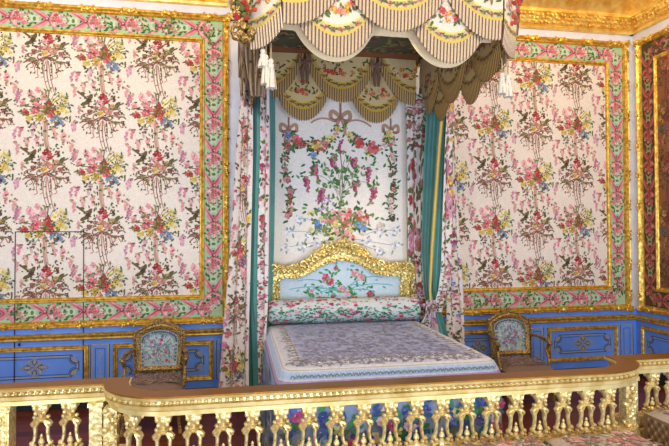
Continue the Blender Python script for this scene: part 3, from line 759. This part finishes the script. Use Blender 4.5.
m=MB(); sheet(m,[(100,440,450),(150,439,447),(250,433,443),(290,431,441),(312,432,440),(350,434,452)],5.48,5.52,2,.018,TEAL,nu=24,ph=2); part(m,'teal_lining',TAFF,cur2,fix=False)
m=MB(); sheet(m,[(60,450,455),(95,447,453),(150,444,453),(220,442,453),(270,441,451),(290,439,446),(312,433,441)],5.42,5.5,1.5,.016,FG,floral(53,3.4,s=.85),nu=20); part(m,'floral_edge',CLOTH,cur2,fix=False)
m=MB(); sheet(m,[(75,450,453),(150,450,453.5),(240,449,459),(290,447,463),(330,447,465),(385,448,466)],5.70,5.78,2,.022,FG,floral(55,1.6,blue=.2),nu=28); part(m,'floral_face',CLOTH,cur2,fix=False)
m=MB(); sheet(m,[(300,426,436),(315,425,436),(325,420,438),(350,412,440)],5.38,5.38,2.5,.02,lambda u,v:S(206,190,200),floral(57,1.8,pal=[S(150,60,130),S(180,90,150)]),nu=24,nv=12); part(m,'gathered_tail',CLOTH,cur2,fix=False)
m=MB(); v=at(431,306,5.36); 
for k in range(9): m.blob((v.x+(k-4)*.022,v.y+.01*abs(k-4),v.z+.01*sin(k)),(.018,.02,.018),S(196,176,170) if k%2 else S(150,80,120),n=8,m=5)
part(m,'tieback',CLOTHF,cur2)

# hanging jabots of side valance at the corners
def jab(rows,Y0,Y1,seed,name):
    m=MB(); 
    def cf(u,v): return S(116,86,54) if int(u*22)%2 else S(176,150,112)
    sheet(m,rows,Y0,Y1,2.5,.03,cf,floral(seed,.9,pal=[S(130,70,40),S(170,130,60)],g=[S(100,84,40),S(150,120,60)],s=.7),nu=44,nv=14,ph=seed)
    part(m,name,CLOTHF,canopy,fix=False)
jab([(36,242,266),(55,243,266),(75,246,264),(96,251,262)],4.1,4.0,61,'jabot')
jab([(40,240,249),(60,240,248),(78,240,247)],4.4,4.3,62,'jabot')

# ------------------------------------------------------------ bed
BX0,BX1,BF,BB,BZ=.31,1.905,3.72,5.64,.95
bed=thing('bed','large state bed with arched gilt headboard standing against the wall','bed',(C,4.7,0))
m=MB(); m.box(BX0+.05,BX1-.05,BF+.06,BB,.3,.9,S(150,150,170)); part(m,'mattress',CLOTH,bed,smooth=False)
m=MB(); m.box(BX0+.06,BX1-.06,BF+.08,BB,.15,.3); 
part(m,'bed_base',GOLDD,bed,smooth=False)
for x in (BX0+.12,BX1-.12):
    for y in (BF+.15,BB-.1):
        m=MB(); m.lathe((x,y,0),[(.03,0),(.045,.03),(.03,.08),(.05,.15)]); part(m,'leg',GOLDD,bed)
# headboard
HY=5.74; HC=1.105
outer=[(-.80,.55),(-.82,1.0),(-.80,1.35),(-.84,1.50),(-.78,1.585),(-.6,1.56),(-.45,1.575),(-.36,1.63),(-.28,1.71),(-.18,1.775),(-.08,1.79),(0,1.82)]
inner=[(-.66,.55),(-.67,1.0),(-.67,1.3),(-.68,1.40),(-.62,1.43),(-.5,1.435),(-.4,1.45),(-.3,1.50),(-.2,1.56),(-.1,1.595),(-.04,1.605),(0,1.61)]
def mirror(l): return l+[(-x,z) for x,z in l[::-1][1:]]
O,I=mirror(outer),mirror(inner)
m=MB(); hb=thing_parent=None
vs=[];fs=[]
layers=[(O,0.0),(O,.05),([((o[0]*.6+i[0]*.4),(o[1]*.6+i[1]*.4)) for o,i in zip(O,I)],.085),([((o[0]*.35+i[0]*.65),(o[1]*.35+i[1]*.65)) for o,i in zip(O,I)],.06),([((o[0]*.12+i[0]*.88),(o[1]*.12+i[1]*.88)) for o,i in zip(O,I)],.07),(I,.03),(I,0)]
n=len(O)
for L_,h in layers: vs+=[(HC+x,HY-h,z) for x,z in L_]
for k in range(len(layers)-1):
    for i in range(n-1): fs.append((k*n+i,k*n+i+1,(k+1)*n+i+1,(k+1)*n+i))
m.add(vs,fs)
r=random.Random(77)
for i in range(n-1):
    a,b=O[i],O[i+1]; ai,bi=I[i],I[i+1]
    L_=math.hypot(b[0]-a[0],b[1]-a[1]); kn=max(2,int(L_/.03))
    for k in range(kn):
        t=(k+r.random()*.6)/kn
        for w in (.02,.5,.95):
            x=(a[0]*(1-t)+b[0]*t)*(1-w)+(ai[0]*(1-t)+bi[0]*t)*w; z=(a[1]*(1-t)+b[1]*t)*(1-w)+(ai[1]*(1-t)+bi[1]*t)*w
            m.blob((HC+x+r.uniform(-.012,.012),HY-.055-.02*(w==.5),z+r.uniform(-.012,.012)),(r.uniform(.014,.026),.018,r.uniform(.012,.024)),n=6,m=4,rot=r.random()*3)
for s_ in (-1,1):
    for cx,cz,R_ in ((s_*.74,1.53,.05),(s_*.42,1.57,.045),(s_*.14,1.74,.05),(s_*.3,1.62,.04)):
        m.tube([(HC+cx+R_*(1-t*.12)*cos(t)*1,HY-.09,cz+R_*(1-t*.12)*sin(t)) for t in [q*.6 for q in range(10)]],[.014-.0008*q for q in range(10)])
hbo=part(m,'headboard',GOLDH,bed)
m=MB()
for k in range(26): m.blob((HC+r.gauss(0,.06),HY-.08-r.random()*.03,1.80+r.gauss(0,.03)),(.022,.02,.022),n=7,m=4)
o=m.build('headboard_crest',GOLDH,None); 
o.parent=hbo; o.location=-bed.location
m=MB(); vs=[(HC+x,HY-.012,z) for x,z in I]+[(HC,HY-.012,.55)]
for i in range(n-1): m.add([vs[i],vs[i+1],(HC,HY-.012,.9)],[(0,1,2)],S(206,222,228))
p=Pat()
def hp(px,py): return ((px-338)*.0112,1.77+.0+(245-py)*.0109)
aq=[S(110,190,190),S(90,170,150),S(60,140,80),S(140,200,200)]
for e in ((288,288),(296,280),(305,290),(390,286),(380,278),(372,292),(318,292),(360,286)):
    p.curve(hp(338,292),hp((338+e[0])/2,e[1]-6),hp(*e),.008,S(100,180,180),7)
    for q in range(5):
        t=q/5; x,y=hp(338*(1-t)+e[0]*t,290*(1-t)+e[1]*t); p.leaf(x,y,.05,.02,r.random()*6.28,r.choice(aq))
for (px,py,s) in ((323,277,.06),(328,281,.05),(333,268,.03),(352,273,.055),(358,277,.05),(338,288,.05),(344,292,.045),(317,298,.045),(367,294,.045),(330,296,.03),(309,290,.03),(350,297,.03)):
    x,y=hp(px,py); p.leaves(x,y,s*1.7,8,[S(50,140,60),S(80,160,80),S(110,180,160)],r,.05); c=r.choice([S(226,110,126),S(206,70,100),S(236,160,170)]); p.rose(x,y,s*.8,c,tuple(q*.5 for q in c),r)
p.lay(m,lambda x,z,h:(HC+x,HY-.012-h,z),h0=.003)
o=m.build('headboard_panel',CLOTH,None,smooth=False,fix=False); o.parent=hbo; o.location=-bed.location

# bedspread: one draped cloth
spread=thing('bedspread','lavender grey brocade bedspread with patterned border, covering the bed','bedspread',(C,4.7,.3))
def rrect(x0,x1,y0,y1,r,n=6):
    pts=[]
    for cx,cy,a0 in ((x1-r,y1-r,0),(x0+r,y1-r,PI/2),(x0+r,y0+r,PI),(x1-r,y0+r,1.5*PI)):
        for k in range(n+1):
            a=a0+PI/2*k/n; pts.append((cx+r*cos(a),cy+r*sin(a)))
    return pts
def resample(pts,N):
    P_=pts+[pts[0]]; L=[0]
    for a,b in zip(P_,P_[1:]): L.append(L[-1]+math.hypot(b[0]-a[0],b[1]-a[1]))
    out=[];j=0
    for k in range(N):
        s=L[-1]*k/N
        while L[j+1]<s: j+=1
        f=(s-L[j])/(L[j+1]-L[j] or 1); out.append((P_[j][0]*(1-f)+P_[j+1][0]*f,P_[j][1]*(1-f)+P_[j+1][1]*f))
    return out
m=MB(); N=240
def ring(off,z,wave=0):
    rr_=max(.02,.10+off*.6)
    pts=resample(rrect(BX0-off,BX1+off,BF-off,BB+ (0 if off>0 else off),rr_),N)
    out=[]
    for k,(x,y) in enumerate(pts):
        w=wave*sin(k*.55)
        dx,dy=x-C,y-4.7; d=math.hypot(dx,dy); out.append((x+dx/d*w,y+dy/d*w,z))
    return out
TOPC,GLD,BLU,CRM,PUR=S(168,176,220),S(214,200,168),S(176,200,232),S(208,212,224),S(176,150,196)
levels=[(-.7,.975,0,None),(-.35,.972,0,TOPC),(-.16,.968,0,TOPC),(-.13,.966,0,S(184,184,210)),(-.03,.96,0,S(206,208,224)),(-.012,.95,0,S(214,216,228)),(-.006,.944,0,S(188,182,166)),(.003,.938,0,CRM),(.03,.893,0,BLU),(.034,.882,0,CRM),(.045,.855,0,PUR),(.05,.84,0,S(120,100,150)),(.06,.5,.012,S(150,170,206)),(.07,.2,.018,S(150,170,206)),(.072,.12,.018,S(206,196,160)),(.074,.05,.018,S(130,110,150))]
prev=None; o0=0
for off,z,wv,c in levels:
    rg=ring(off,z,wv); m.v+=rg
    if c is not None:
        a=len(m.v)-2*N
        for k in range(N): m.f.append((a+k,a+(k+1)%N,a+N+(k+1)%N,a+N+k)); m.c.append(c)
rg0=ring(-.7,.975); m.add(rg0,[tuple(range(N))],TOPC)
def topz(x,y):
    d=min(x-BX0,BX1-x,y-BF); 
    L_=[(l[0]*-1,l[1]) for l in levels if l[0]<=0]
    for (d1,z1),(d0,z0) in zip(L_,L_[1:]):
        if d>=d0: return z0+(z1-z0)*min(1,(d-d0)/(d1-d0))
    return .93
r=random.Random(91); p=Pat(); gy=[S(140,144,184),S(152,150,182),S(190,194,224),S(158,150,172),S(134,136,176)]
for k in range(1300):
    x,y=r.uniform(BX0+.2,BX1-.2),BF+.18+(BB-BF-.3)*r.random()**1.7; a=r.random()*6.28
    p.curve((x,y),(x+.04*cos(a),y+.04*sin(a)),(x+.045*cos(a+1),y+.045*sin(a+1)),.008,r.choice(gy),3)
    if k%2: p.leaf(x,y,.045,.022,r.random()*6,r.choice(gy))
def bandscroll(x,y,ax,s):
    cc=[S(126,122,136),S(146,140,150),S(216,218,230)]
    for q in (-1,1):
        if ax=='x': p.curve((x,y),(x+q*.05*s,y+.06*s),(x+q*.07*s,y-.01*s),.012,r.choice(cc[:2]),4)
        else: p.curve((x,y),(x+.06*s,y+q*.05*s),(x-.01*s,y+q*.07*s),.012,r.choice(cc[:2]),4)
    p.rose(x,y,.028*s,cc[2],S(190,150,150),r,5); p.leaves(x,y,.06*s,4,cc,r,.035)
for k in range(13): bandscroll(BX0+.13+k*(1.34/12),BF+.13,'x',1.5)
for k in range(420): p.leaf(r.uniform(BX0+.08,BX1-.1),r.uniform(BF+.05,BF+.24),.035,.018,r.random()*6,r.choice([S(130,126,142),S(154,150,166),S(216,220,236),S(144,138,140)]))
for k in range(20):
    for X in (BX0+.115,BX1-.115): bandscroll(X,BF+.15+k*.09,'y',1)
p.lay(m,lambda x,y,h:(x,y,topz(x,y)+h),h0=.003,dh=.00001)
# scrolls on the hanging band
p=Pat()
for k in range(34):
    s=BX0+.05+k*.0445+.02
    p.curve((s-.02,.905),(s-.01,.93),(s+.008,.91),.006,S(100,120,160),4); p.curve((s+.0,.91),(s+.012,.895),(s+.022,.922),.006,S(120,150,130),4)
for k in range(70):
    s=BX0+.02+k*.0225; p.ell(s,.862,.006,.006,0,S(120,80,130),5)
p.lay(m,lambda x,z,h:(x,BF-.006-(.936-z)*.62-h,z),h0=.003)
# floral skirt at the foot and left side
p=Pat()
def skirtpat(L):
    r_=random.Random(17); q=Pat()
    for k in range(int(L*260)): q.leaf(r_.uniform(0,L),r_.uniform(.1,.8),.07,.035,r_.random()*6.28,r_.choice([S(40,130,70),S(70,160,110),S(60,90,170),S(40,110,150),S(100,120,60)]))
    for k in range(int(L*60)):
        c=r_.choice([S(90,130,220),S(150,190,240),S(196,80,130),S(220,220,150),S(60,80,170),S(230,200,220)]); q.rose(r_.uniform(0,L),r_.uniform(.12,.78),r_.uniform(.03,.05),c,tuple(z*.5 for z in c),r_)
    return q
skirtpat(1.6).lay(m,lambda x,z,h:(BX0+x,BF-.05-.03*(.84-z)/.7-h-.014,z),h0=.006)
q=skirtpat(1.8); q.lay(m,lambda x,z,h:(BX0-.05-.03*(.84-z)/.7-h-.014,BF+.05+x,z),h0=.006)
part(m,'spread_cloth',BROC,spread,fix=False)

bol=thing('bolster','long floral bolster cushion lying across the head of the bed','bolster',(C,5.52,1.09))
m=MB()
BR_=.125; bx0,bx1=.29,1.93
def bfn(x,a,h):
    e=min(1,max(0.0,(min(x-bx0,bx1-x))/.06)); rr_=BR_*math.sqrt(max(0.0,1-(1-e)**2))*(1+.03*sin(x*9))
    return (x,5.52-(rr_+h)*cos(a),1.098+(rr_*.98+h)*sin(a))
m.grid(lambda u,v: bfn(bx0+(bx1-bx0)*u,2*PI*v,0),60,20,lambda u,v:S(212,218,214))
p=Pat(); r=random.Random(6)
for k in range(460): p.leaf(r.uniform(.3,1.9),r.uniform(-.35,.05),.045,.022*1.0,r.random()*6.28,r.choice([S(40,140,90),S(60,160,110),S(30,110,60),S(100,180,150)]))
for k in range(150): p.leaf(r.uniform(.3,1.9),r.uniform(-.1,.4),.04,.018,r.random()*6.28,r.choice([S(120,70,80),S(60,110,60),S(150,80,100)]))
for k in range(80):
    c=r.choice([S(196,50,80),S(220,110,140),S(236,170,180),S(150,40,90)]); p.rose(r.uniform(.3,1.9),r.uniform(-.3,.32),.03,c,tuple(q*.5 for q in c),r)
p.lay(m,lambda x,y,h: bfn(x,(y+.03)/BR_*.5,h),h0=.004)
part(m,'bolster_cover',CLOTH,bol,fix=False)

# ------------------------------------------------------------ armchairs
def armchair(loc,label,rz=0,seed=1):
    t=thing('armchair',label,'armchair',(0,0,0),'gilt armchairs beside the bed')
    r=random.Random(seed)
    seatc,wood=S(120,92,78),GOLDD
    # local coordinates: front is -y, seat z .42
    m=MB()
    m.tube([(-.27,-.26,.36),(0,-.30,.35),(.27,-.26,.36),(.25,.24,.37),(0,.26,.37),(-.25,.24,.37),(-.27,-.26,.36)],.028,n=8)
    for k in range(30):
        u=-.26+.52*k/29; m.blob((u,-.30+.03*abs(u)*4*.3,.36+.012*sin(k)),(.014,.012,.018),n=6,m=3)
    m.build('seat_rail',wood,t)
    m=MB()
    def sf(u,v):
        x=(u-.5)*.56*(1-.06*v); y=-.27+.5*v; e=min(u,1-u,v,1-v); return (x,y,.40+.07*min(1,e*5)**.5)
    m.grid(sf,14,12,lambda u,v:S(134,108,92))
    p=Pat()
    for k in range(420): p.leaf(r.uniform(-.25,.25),r.uniform(-.22,.2),.035,.018,r.random()*6.28,r.choice([S(84,62,52),S(110,80,76),S(186,168,146),S(140,84,90),S(160,136,100)]))
    p.lay(m,lambda x,y,h:(x,y,.468+h),h0=.003)
    for x0,x1,y0,y1 in ((-.28,.28,-.285,-.27),):
        m.box(x0,x1,y0,y1,.37,.41,S(110,82,64))
    for k in range(40): m.blob((-.27+.54*k/39,-.29,.385),(.007,.008,.012),S(190,160,110) if k%2 else S(80,56,50),n=5,m=3)
    m.build('seat',CLOTH,t,fix=False)
    # back: leaning slightly
    def bk(x,z,h): return (x,.22+.10*(z-.45)/.5-h,z)
    def bo(sc,zo):
        return [(-.22*sc,.50-zo),(-.235*sc,.65),(-.245*sc,.80),(-.235*sc,.875+zo*.2),(-.16*sc,.905+zo*.6),(-.08*sc,.94+zo*.8),(0,.955+zo)]
    Oo=mirror(bo(1.08,.03)); Ii=mirror([(-.175,.53),(-.185,.65),(-.19,.78),(-.18,.83),(-.13,.865),(-.06,.885),(0,.89)])
    m=MB(); vs=[];fs=[];n=len(Oo)
    for L_,h in ((Oo,0),(Oo,.03),([((a[0]+b[0])/2,(a[1]+b[1])/2) for a,b in zip(Oo,Ii)],.05),(Ii,.03),(Ii,0)): vs+=[bk(x,z,h) for x,z in L_]
    for k in range(4):
        for i in range(n-1): fs.append((k*n+i,k*n+i+1,(k+1)*n+i+1,(k+1)*n+i))
        fs.append((k*n+n-1,k*n,(k+1)*n,(k+1)*n+n-1))
    m.add(vs,fs)
    for i in range(n-1):
        for k in range(4):
            t_=k/4; x=Oo[i][0]*(1-t_)+Oo[i+1][0]*t_; z=Oo[i][1]*(1-t_)+Oo[i+1][1]*t_
            m.blob(bk(x*.96,z-.01,.045),(.012,.012,.014),n=6,m=3,rot=r.random()*3)
    for k in range(12): m.blob(bk(r.gauss(0,.03),.985+r.gauss(0,.01),.03),(.018,.018,.016),n=6,m=3)
    m.build('back_frame',wood,t)
    m=MB(); ctr=bk(0,.7,.03)
    for i in range(n-1): m.add([bk(*Ii[i],.015),bk(*Ii[i+1],.015),ctr],[(0,1,2)],S(190,206,206))
    m.add([bk(*Ii[-1],.015),bk(*Ii[0],.015),ctr],[(0,1,2)],S(190,206,206))
    p=Pat()
    for i in range(n-1):
        for k in range(3):
            t_=k/3; x=(Ii[i][0]*(1-t_)+Ii[i+1][0]*t_)*.9; z=.7+((Ii[i][1]*(1-t_)+Ii[i+1][1]*t_)-.7)*.9; p.ell(x,z,.011,.011,0,S(70,90,100),5); p.ell(x*.88,.7+(z-.7)*.88,.006,.006,0,S(110,130,130),5)
    for k in range(230): p.leaf(max(-.165,min(.15,r.gauss(0,.08))),max(.55,min(.85,.70+r.gauss(0,.075))),.028,.012,r.random()*6.28,r.choice([S(110,170,150),S(100,140,130),S(150,180,190),S(150,140,170),S(220,226,220)]))
    for k in range(22): 
        c=r.choice([S(206,100,140),S(190,60,90),S(180,140,190),S(120,110,180)]); p.rose(r.gauss(0,.06),.70+r.gauss(0,.055),.017,c,tuple(q*.6 for q in c),r)
    for k in range(4): p.rose(-.05+.028*k,.645+r.uniform(-.012,.012),.015,S(200,50,90),S(150,30,60),r)
    p.lay(m,lambda x,z,h: bk(x,z,.03+h),h0=.002)
    m.build('back_upholstery',CLOTH,t,smooth=False,fix=False)
    for s in (-1,1):
        m=MB(); m.tube([(s*.24,.25,.70),(s*.27,.12,.71),(s*.30,-.02,.685),(s*.305,-.10,.67),(s*.29,-.12,.655)],[.016,.018,.02,.022,.014],n=8)
        m.tube([(s*.30,-.08,.66),(s*.285,-.05,.58),(s*.29,-.10,.50),(s*.275,-.12,.40)],[.02,.016,.018,.024],n=8)
        m.blob((s*.30,-.12,.665),(.026,.03,.024)); a=m.build('arm',wood,t)
        m=MB(); m.blob((s*.285,.04,.715),(.026,.075,.018),S(140,110,95),n=8); o=m.build('arm_pad',CLOTH,a)
        m=MB(); m.tube([(s*.25,-.25,.36),(s*.275,-.28,.27),(s*.25,-.26,.12),(s*.265,-.29,.02),(s*.27,-.31,.0)],[.035,.03,.018,.018,.016],n=8); m.build('leg',wood,t)
        m=MB(); m.tube([(s*.22,.22,.55),(s*.225,.22,.36),(s*.23,.25,.2),(s*.24,.30,.0)],[.02,.028,.018,.016],n=8); m.build('leg',wood,t)
    t.location=loc; t.rotation_euler=(0,0,rz)
    return t
armchair((-.80,5.62,0),'gilt armchair with floral oval back standing left of the bed',0.0,1)
armchair((3.13,5.60,0),'gilt armchair with floral oval back standing right of the bed',-0.06,2)

# ------------------------------------------------------------ balustrade
bal=thing('balustrade','gilded carved balustrade curving out in front of the bed','balustrade',(.95,3.1,0))
def arc(cx,cy,rx,ry,a0,a1,n): return [(cx+rx*cos(a0+(a1-a0)*k/n),cy+ry*sin(a0+(a1-a0)*k/n)) for k in range(n+1)]
path=[(-3.6,3.385),(-.88,3.385)]+arc(-.37,3.385,.33,.335,PI,1.5*PI,10)+arc(2.25,3.33,.36,.285,1.5*PI,2*PI,10)+[(2.78,3.33),(4.2,3.33)]
# (extra corner points make the return of each curve)
P3=lambda pts,z:[(x,y,z) for x,y in pts]
# path runs left to right: the left-hand normal points away from camera (+y); profile offsets negative = toward camera
prof=[(-.045,.925),(-.045,.948),(-.06,.958),(-.062,.978),(-.040,.984),(-.038,1.006),(-.072,1.010),(-.075,1.024),(.075,1.024),(.075,1.008),(.058,1.0),(.045,.96),(.045,.925)]
HRM=MB(); HRM.sweep(P3(path,0),prof)
m=MB(); m.sweep(P3(path,0),[(-.066,1.0245),(-.066,1.031),(.066,1.031),(.066,1.0245)]); part(m,'rail_top',GOLDT,bal,smooth=False)
def walk(path,step,start=0):
    L=[0]
    for a,b in zip(path,path[1:]): L.append(L[-1]+math.hypot(b[0]-a[0],b[1]-a[1]))
    s=start;out=[];j=0
    while s<L[-1]:
        while L[j+1]<s: j+=1
        f=(s-L[j])/(L[j+1]-L[j] or 1); a,b=path[j],path[j+1]; d=Vector((b[0]-a[0],b[1]-a[1])).normalized()
        out.append((a[0]*(1-f)+b[0]*f,a[1]*(1-f)+b[1]*f,d)); s+=step
    return out
m=HRM
for x,y,d in walk(path,.037):
    if x<-2 or x>3.6: continue
    nx,ny=d.y,-d.x
    m.blob((x+nx*.058,y+ny*.058,.996),(.0125,.0135,.0125),n=7,m=4)
part(m,'handrail',GOLDR,bal)
m=MB(); m.sweep(P3(path,0),[(-.075,0),(-.075,.54),(-.06,.56),(-.065,.58),(-.055,.60),(-.05,.635),(.05,.635),(.055,.60),(.065,.58),(.06,.56),(.075,.54),(.075,0)]); part(m,'plinth',GOLDB,bal)
# baluster prototype, origin at its foot
def baluster_mesh():
    m=MB()
    m.box(-.041,.041,-.036,.036,.275,.29); m.lathe((0,0,0),[(.018,.19),(.03,.198),(.032,.206),(.02,.212),(.024,.222),(.036,.24),(.04,.262),(.036,.278)],n=10)
    for s in (-1,1):
        for t in (-1,1): m.blob((s*.03,t*.026,.262),(.014,.012,.016),n=6,m=4); 
        m.blob((s*.022,-.034,.236),(.012,.008,.014),n=6,m=4)
        m.blob((s*.036,-.004,.205),(.013,.02,.012),n=7,m=4)
        m.tube([(s*.012,0,.185),(s*.036,-.002,.178),(s*.05,-.002,.165),(s*.046,-.002,.152)],[.014,.015,.013,.009],n=7,flat=1.4)
        m.tube([(s*.02,0,.18),(s*.034,0,.15),(s*.033,0,.11),(s*.038,0,.075),(s*.05,0,.05)],[.013,.0125,.010,.010,.012],n=7,flat=1.7)
        m.blob((s*.055,-.004,.055),(.012,.02,.014),n=7,m=4); m.blob((s*.036,-.01,.04),(.014,.018,.012),n=7,m=4); m.blob((s*.06,0,.03),(.014,.018,.01),n=6,m=4)
        m.tube([(s*.012,-.008,.02),(s*.03,-.008,.025),(s*.055,0,.012)],[.009,.012,.012],n=6,flat=1.6)
    m.blob((0,-.036,.258),(.016,.01,.014),n=7,m=4); m.blob((0,0,.188),(.03,.026,.014),n=8,m=4)
    m.lathe((0,-.004,0),[(.01,.0),(.024,.012),(.02,.03),(.01,.045),(.018,.06),(.014,.075),(.006,.085),(.009,.095),(.002,.108)],n=8)
    m.box(-.06,.06,-.034,.034,-.003,.010)
    return m
def place_bal(x,y,ang,first=[None]):
    if first[0] is None:
        o=baluster_mesh().build('baluster',GOLDB,bal); first[0]=o
    else:
        o=first[0].copy(); col.objects.link(o); o.parent=bal
    o.location=(x-bal.location.x,y-bal.location.y,.637); o.rotation_euler=(0,0,ang)
for k in range(18):
    x=-.393+.1588*k; 
    y=3.05
    if x>2.3: y=3.06
    if x<2.42: place_bal(x,y,0)
place_bal(-.555,3.10,-.5)
for x in (-.90-.06,-1.115,-1.56,-1.72,-1.88): place_bal(x,3.385,0)
for x in (2.86,3.02,3.18,3.34,3.5,3.66,3.82,3.98): place_bal(x,3.33,0)
def pier(x0,x1,y,name='pier',deco=True,d=.05):
    m=MB(); m.box(x0,x1,y-d,y+d,.60,.925); m.box(x0-.008,x1+.008,y-d-.008,y+d+.008,.90,.926); m.box(x0-.008,x1+.008,y-d-.008,y+d+.008,.60,.65)
    if deco:
        r_=random.Random(int(x0*100)); w=x1-x0
        m.box(x0+.012,x0+.018,y-d-.006,y-d,.66,.89); m.box(x1-.018,x1-.012,y-d-.006,y-d,.66,.89)
        for k in range(9): m.blob((x0+w/2+.025*sin(k*1.2),y-d-.004,.67+k*.026),(.018,.012,.014),n=6,m=4,rot=k*.8)
        m.blob((x0+w/2,y-d-.004,.875),(.024,.012,.02),n=7,m=4)
    part(m,name,GOLDB,bal)
pier(-1.41,-1.27,3.385); pier(-.84,-.77,3.36,deco=False,d=.045)
# carved scroll terminals on the curves
for px_,py_ in ((-.70,3.235),(2.53,3.16)):
    m=MB(); r_=random.Random(5)
    m.box(px_-.035,px_+.035,py_-.035,py_+.035,.62,.925)
    for k in range(30): m.blob((px_+r_.choice([-1,1])*.035*r_.random(),py_-.045*r_.random()-.005,.64+.28*k/30),(.02,.02,.016),n=6,m=4,rot=r_.random()*3)
    part(m,'carved_terminal',GOLDB,bal)
pier(2.60,2.66,3.27,deco=False,d=.05)

# ------------------------------------------------------------ stools in front
def stool(x0,x1,y0,y1,zt,label,seed):
    cx,cy=(x0+x1)/2,(y0+y1)/2
    t=thing('upholstered_stool',label,'stool',(cx,cy,0),'tapestry covered stools before the balustrade')
    m=MB()
    def sf(u,v):
        e=min(u,1-u,v,1-v); return (x0+(x1-x0)*u,y0+(y1-y0)*v,zt-.035+.035*min(1,e*7)**.5)
    m.grid(sf,16,14,lambda u,v:S(178,160,140))
    zs=zt-.035
    m.add([(x0,y0,zs),(x1,y0,zs),(x1,y1,zs),(x0,y1,zs),(x0,y0,zs-.2),(x1,y0,zs-.2),(x1,y1,zs-.2),(x0,y1,zs-.2)],[(0,4,5,1),(1,5,6,2),(2,6,7,3),(3,7,4,0),(4,7,6,5)],S(130,100,66))
    p=Pat(); r_=random.Random(seed)
    for k in range(260): p.leaf(r_.uniform(x0+.05,x1-.05),r_.uniform(y0+.05,y1-.05),.045,.02,r_.random()*6.28,r_.choice([S(120,88,66),S(150,110,84),S(200,178,150),S(160,100,90),S(110,104,70)]))
    for k in range(36):
        c=r_.choice([S(190,110,96),S(206,150,130),S(150,80,60)]); p.rose(r_.uniform(x0+.06,x1-.06),r_.uniform(y0+.06,y1-.06),.03,c,tuple(q*.6 for q in c),r_)
    p.lay(m,lambda x,y,h:(x,y,zt+h),h0=.002)
    for k in range(int((y1-y0)/.03)):
        y=y0+.015+k*.03
        for j in range(5): m.blob((x0-.003,y,zs-.03-.035*j),(.006,.009,.014),S(170,136,84) if (k+j)%2 else S(96,66,44),n=5,m=3)
    part(m,'cushion',CLOTH,t,fix=False)
    m=MB(); m.box(x0+.01,x1-.01,y0+.01,y1-.01,zs-.24,zs-.2); part(m,'seat_frame',GOLDD,t,smooth=False)
    for x in (x0+.05,x1-.05):
        for y in (y0+.05,y1-.05):
            m=MB(); m.lathe((x,y,0),[(.02,0),(.03,.02),(.016,.06),(.026,.2),(.034,zs-.24)]); part(m,'leg',GOLDD,t)
stool(1.22,1.765,2.40,2.95,.700,'tapestry covered stool nearest the bed foot, leftmost of three before the balustrade',1)
stool(1.80,2.39,2.36,2.95,.700,'wide tapestry covered stool in the middle of three before the balustrade',2)
stool(2.66,3.3,2.6,3.17,.735,'tapestry covered stool at the right edge with fringed brown side',3)

# ------------------------------------------------------------ light
def area(name,loc,rot,size,power,colr,sy=None):
    l=bpy.data.lights.new(name,'AREA'); l.energy=power; l.color=colr; l.size=size
    if sy: l.shape='RECTANGLE'; l.size_y=sy
    o=bpy.data.objects.new(name,l); o.location=loc; o.rotation_euler=rot; col.objects.link(o); return o
def point(name,loc,power,colr,rad=.25):
    l=bpy.data.lights.new(name,'POINT'); l.energy=power; l.color=colr; l.shadow_soft_size=rad
    o=bpy.data.objects.new(name,l); o.location=loc; col.objects.link(o); return o
w=bpy.data.worlds.new('World'); scene.world=w; w.use_nodes=True
w.node_tree.nodes['Background'].inputs['Color'].default_value=(.84,.86,1,1); w.node_tree.nodes['Background'].inputs['Strength'].default_value=.66
# area lights added behind the camera for assumed daylight
for x in (-2.6,.4,3.2): area('assumed_daylight',(x,-1.2,1.0),(math.radians(88),0,0),1.5,120,(.60,.74,1.0),1.7)
# warm point lights added for assumed chandeliers out of view, no fixtures built
point('assumed_chandelier_light',(-1.9,3.7,4.75),120,(1,.78,.46)); point('assumed_chandelier_light',(3.75,3.7,4.75),105,(1,.78,.46)); point('assumed_chandelier_light',(.7,1.3,4.3),165,(1,.79,.50))

cam=bpy.data.cameras.new('Camera'); co=bpy.data.objects.new('Camera',cam); col.objects.link(co)
from mathutils import Matrix
co.matrix_world=Matrix(((_r.x,_u.x,-_f.x,0),(_r.y,_u.y,-_f.y,0),(_r.z,_u.z,-_f.z,H),(0,0,0,1)))
cam.sensor_width=36; cam.lens=F*36/669; cam.clip_start=.05
scene.camera=co
vs=scene.view_settings; vs.view_transform='Standard'; vs.look='None'; vs.exposure=0.07; vs.gamma=1; vs.use_curve_mapping=False
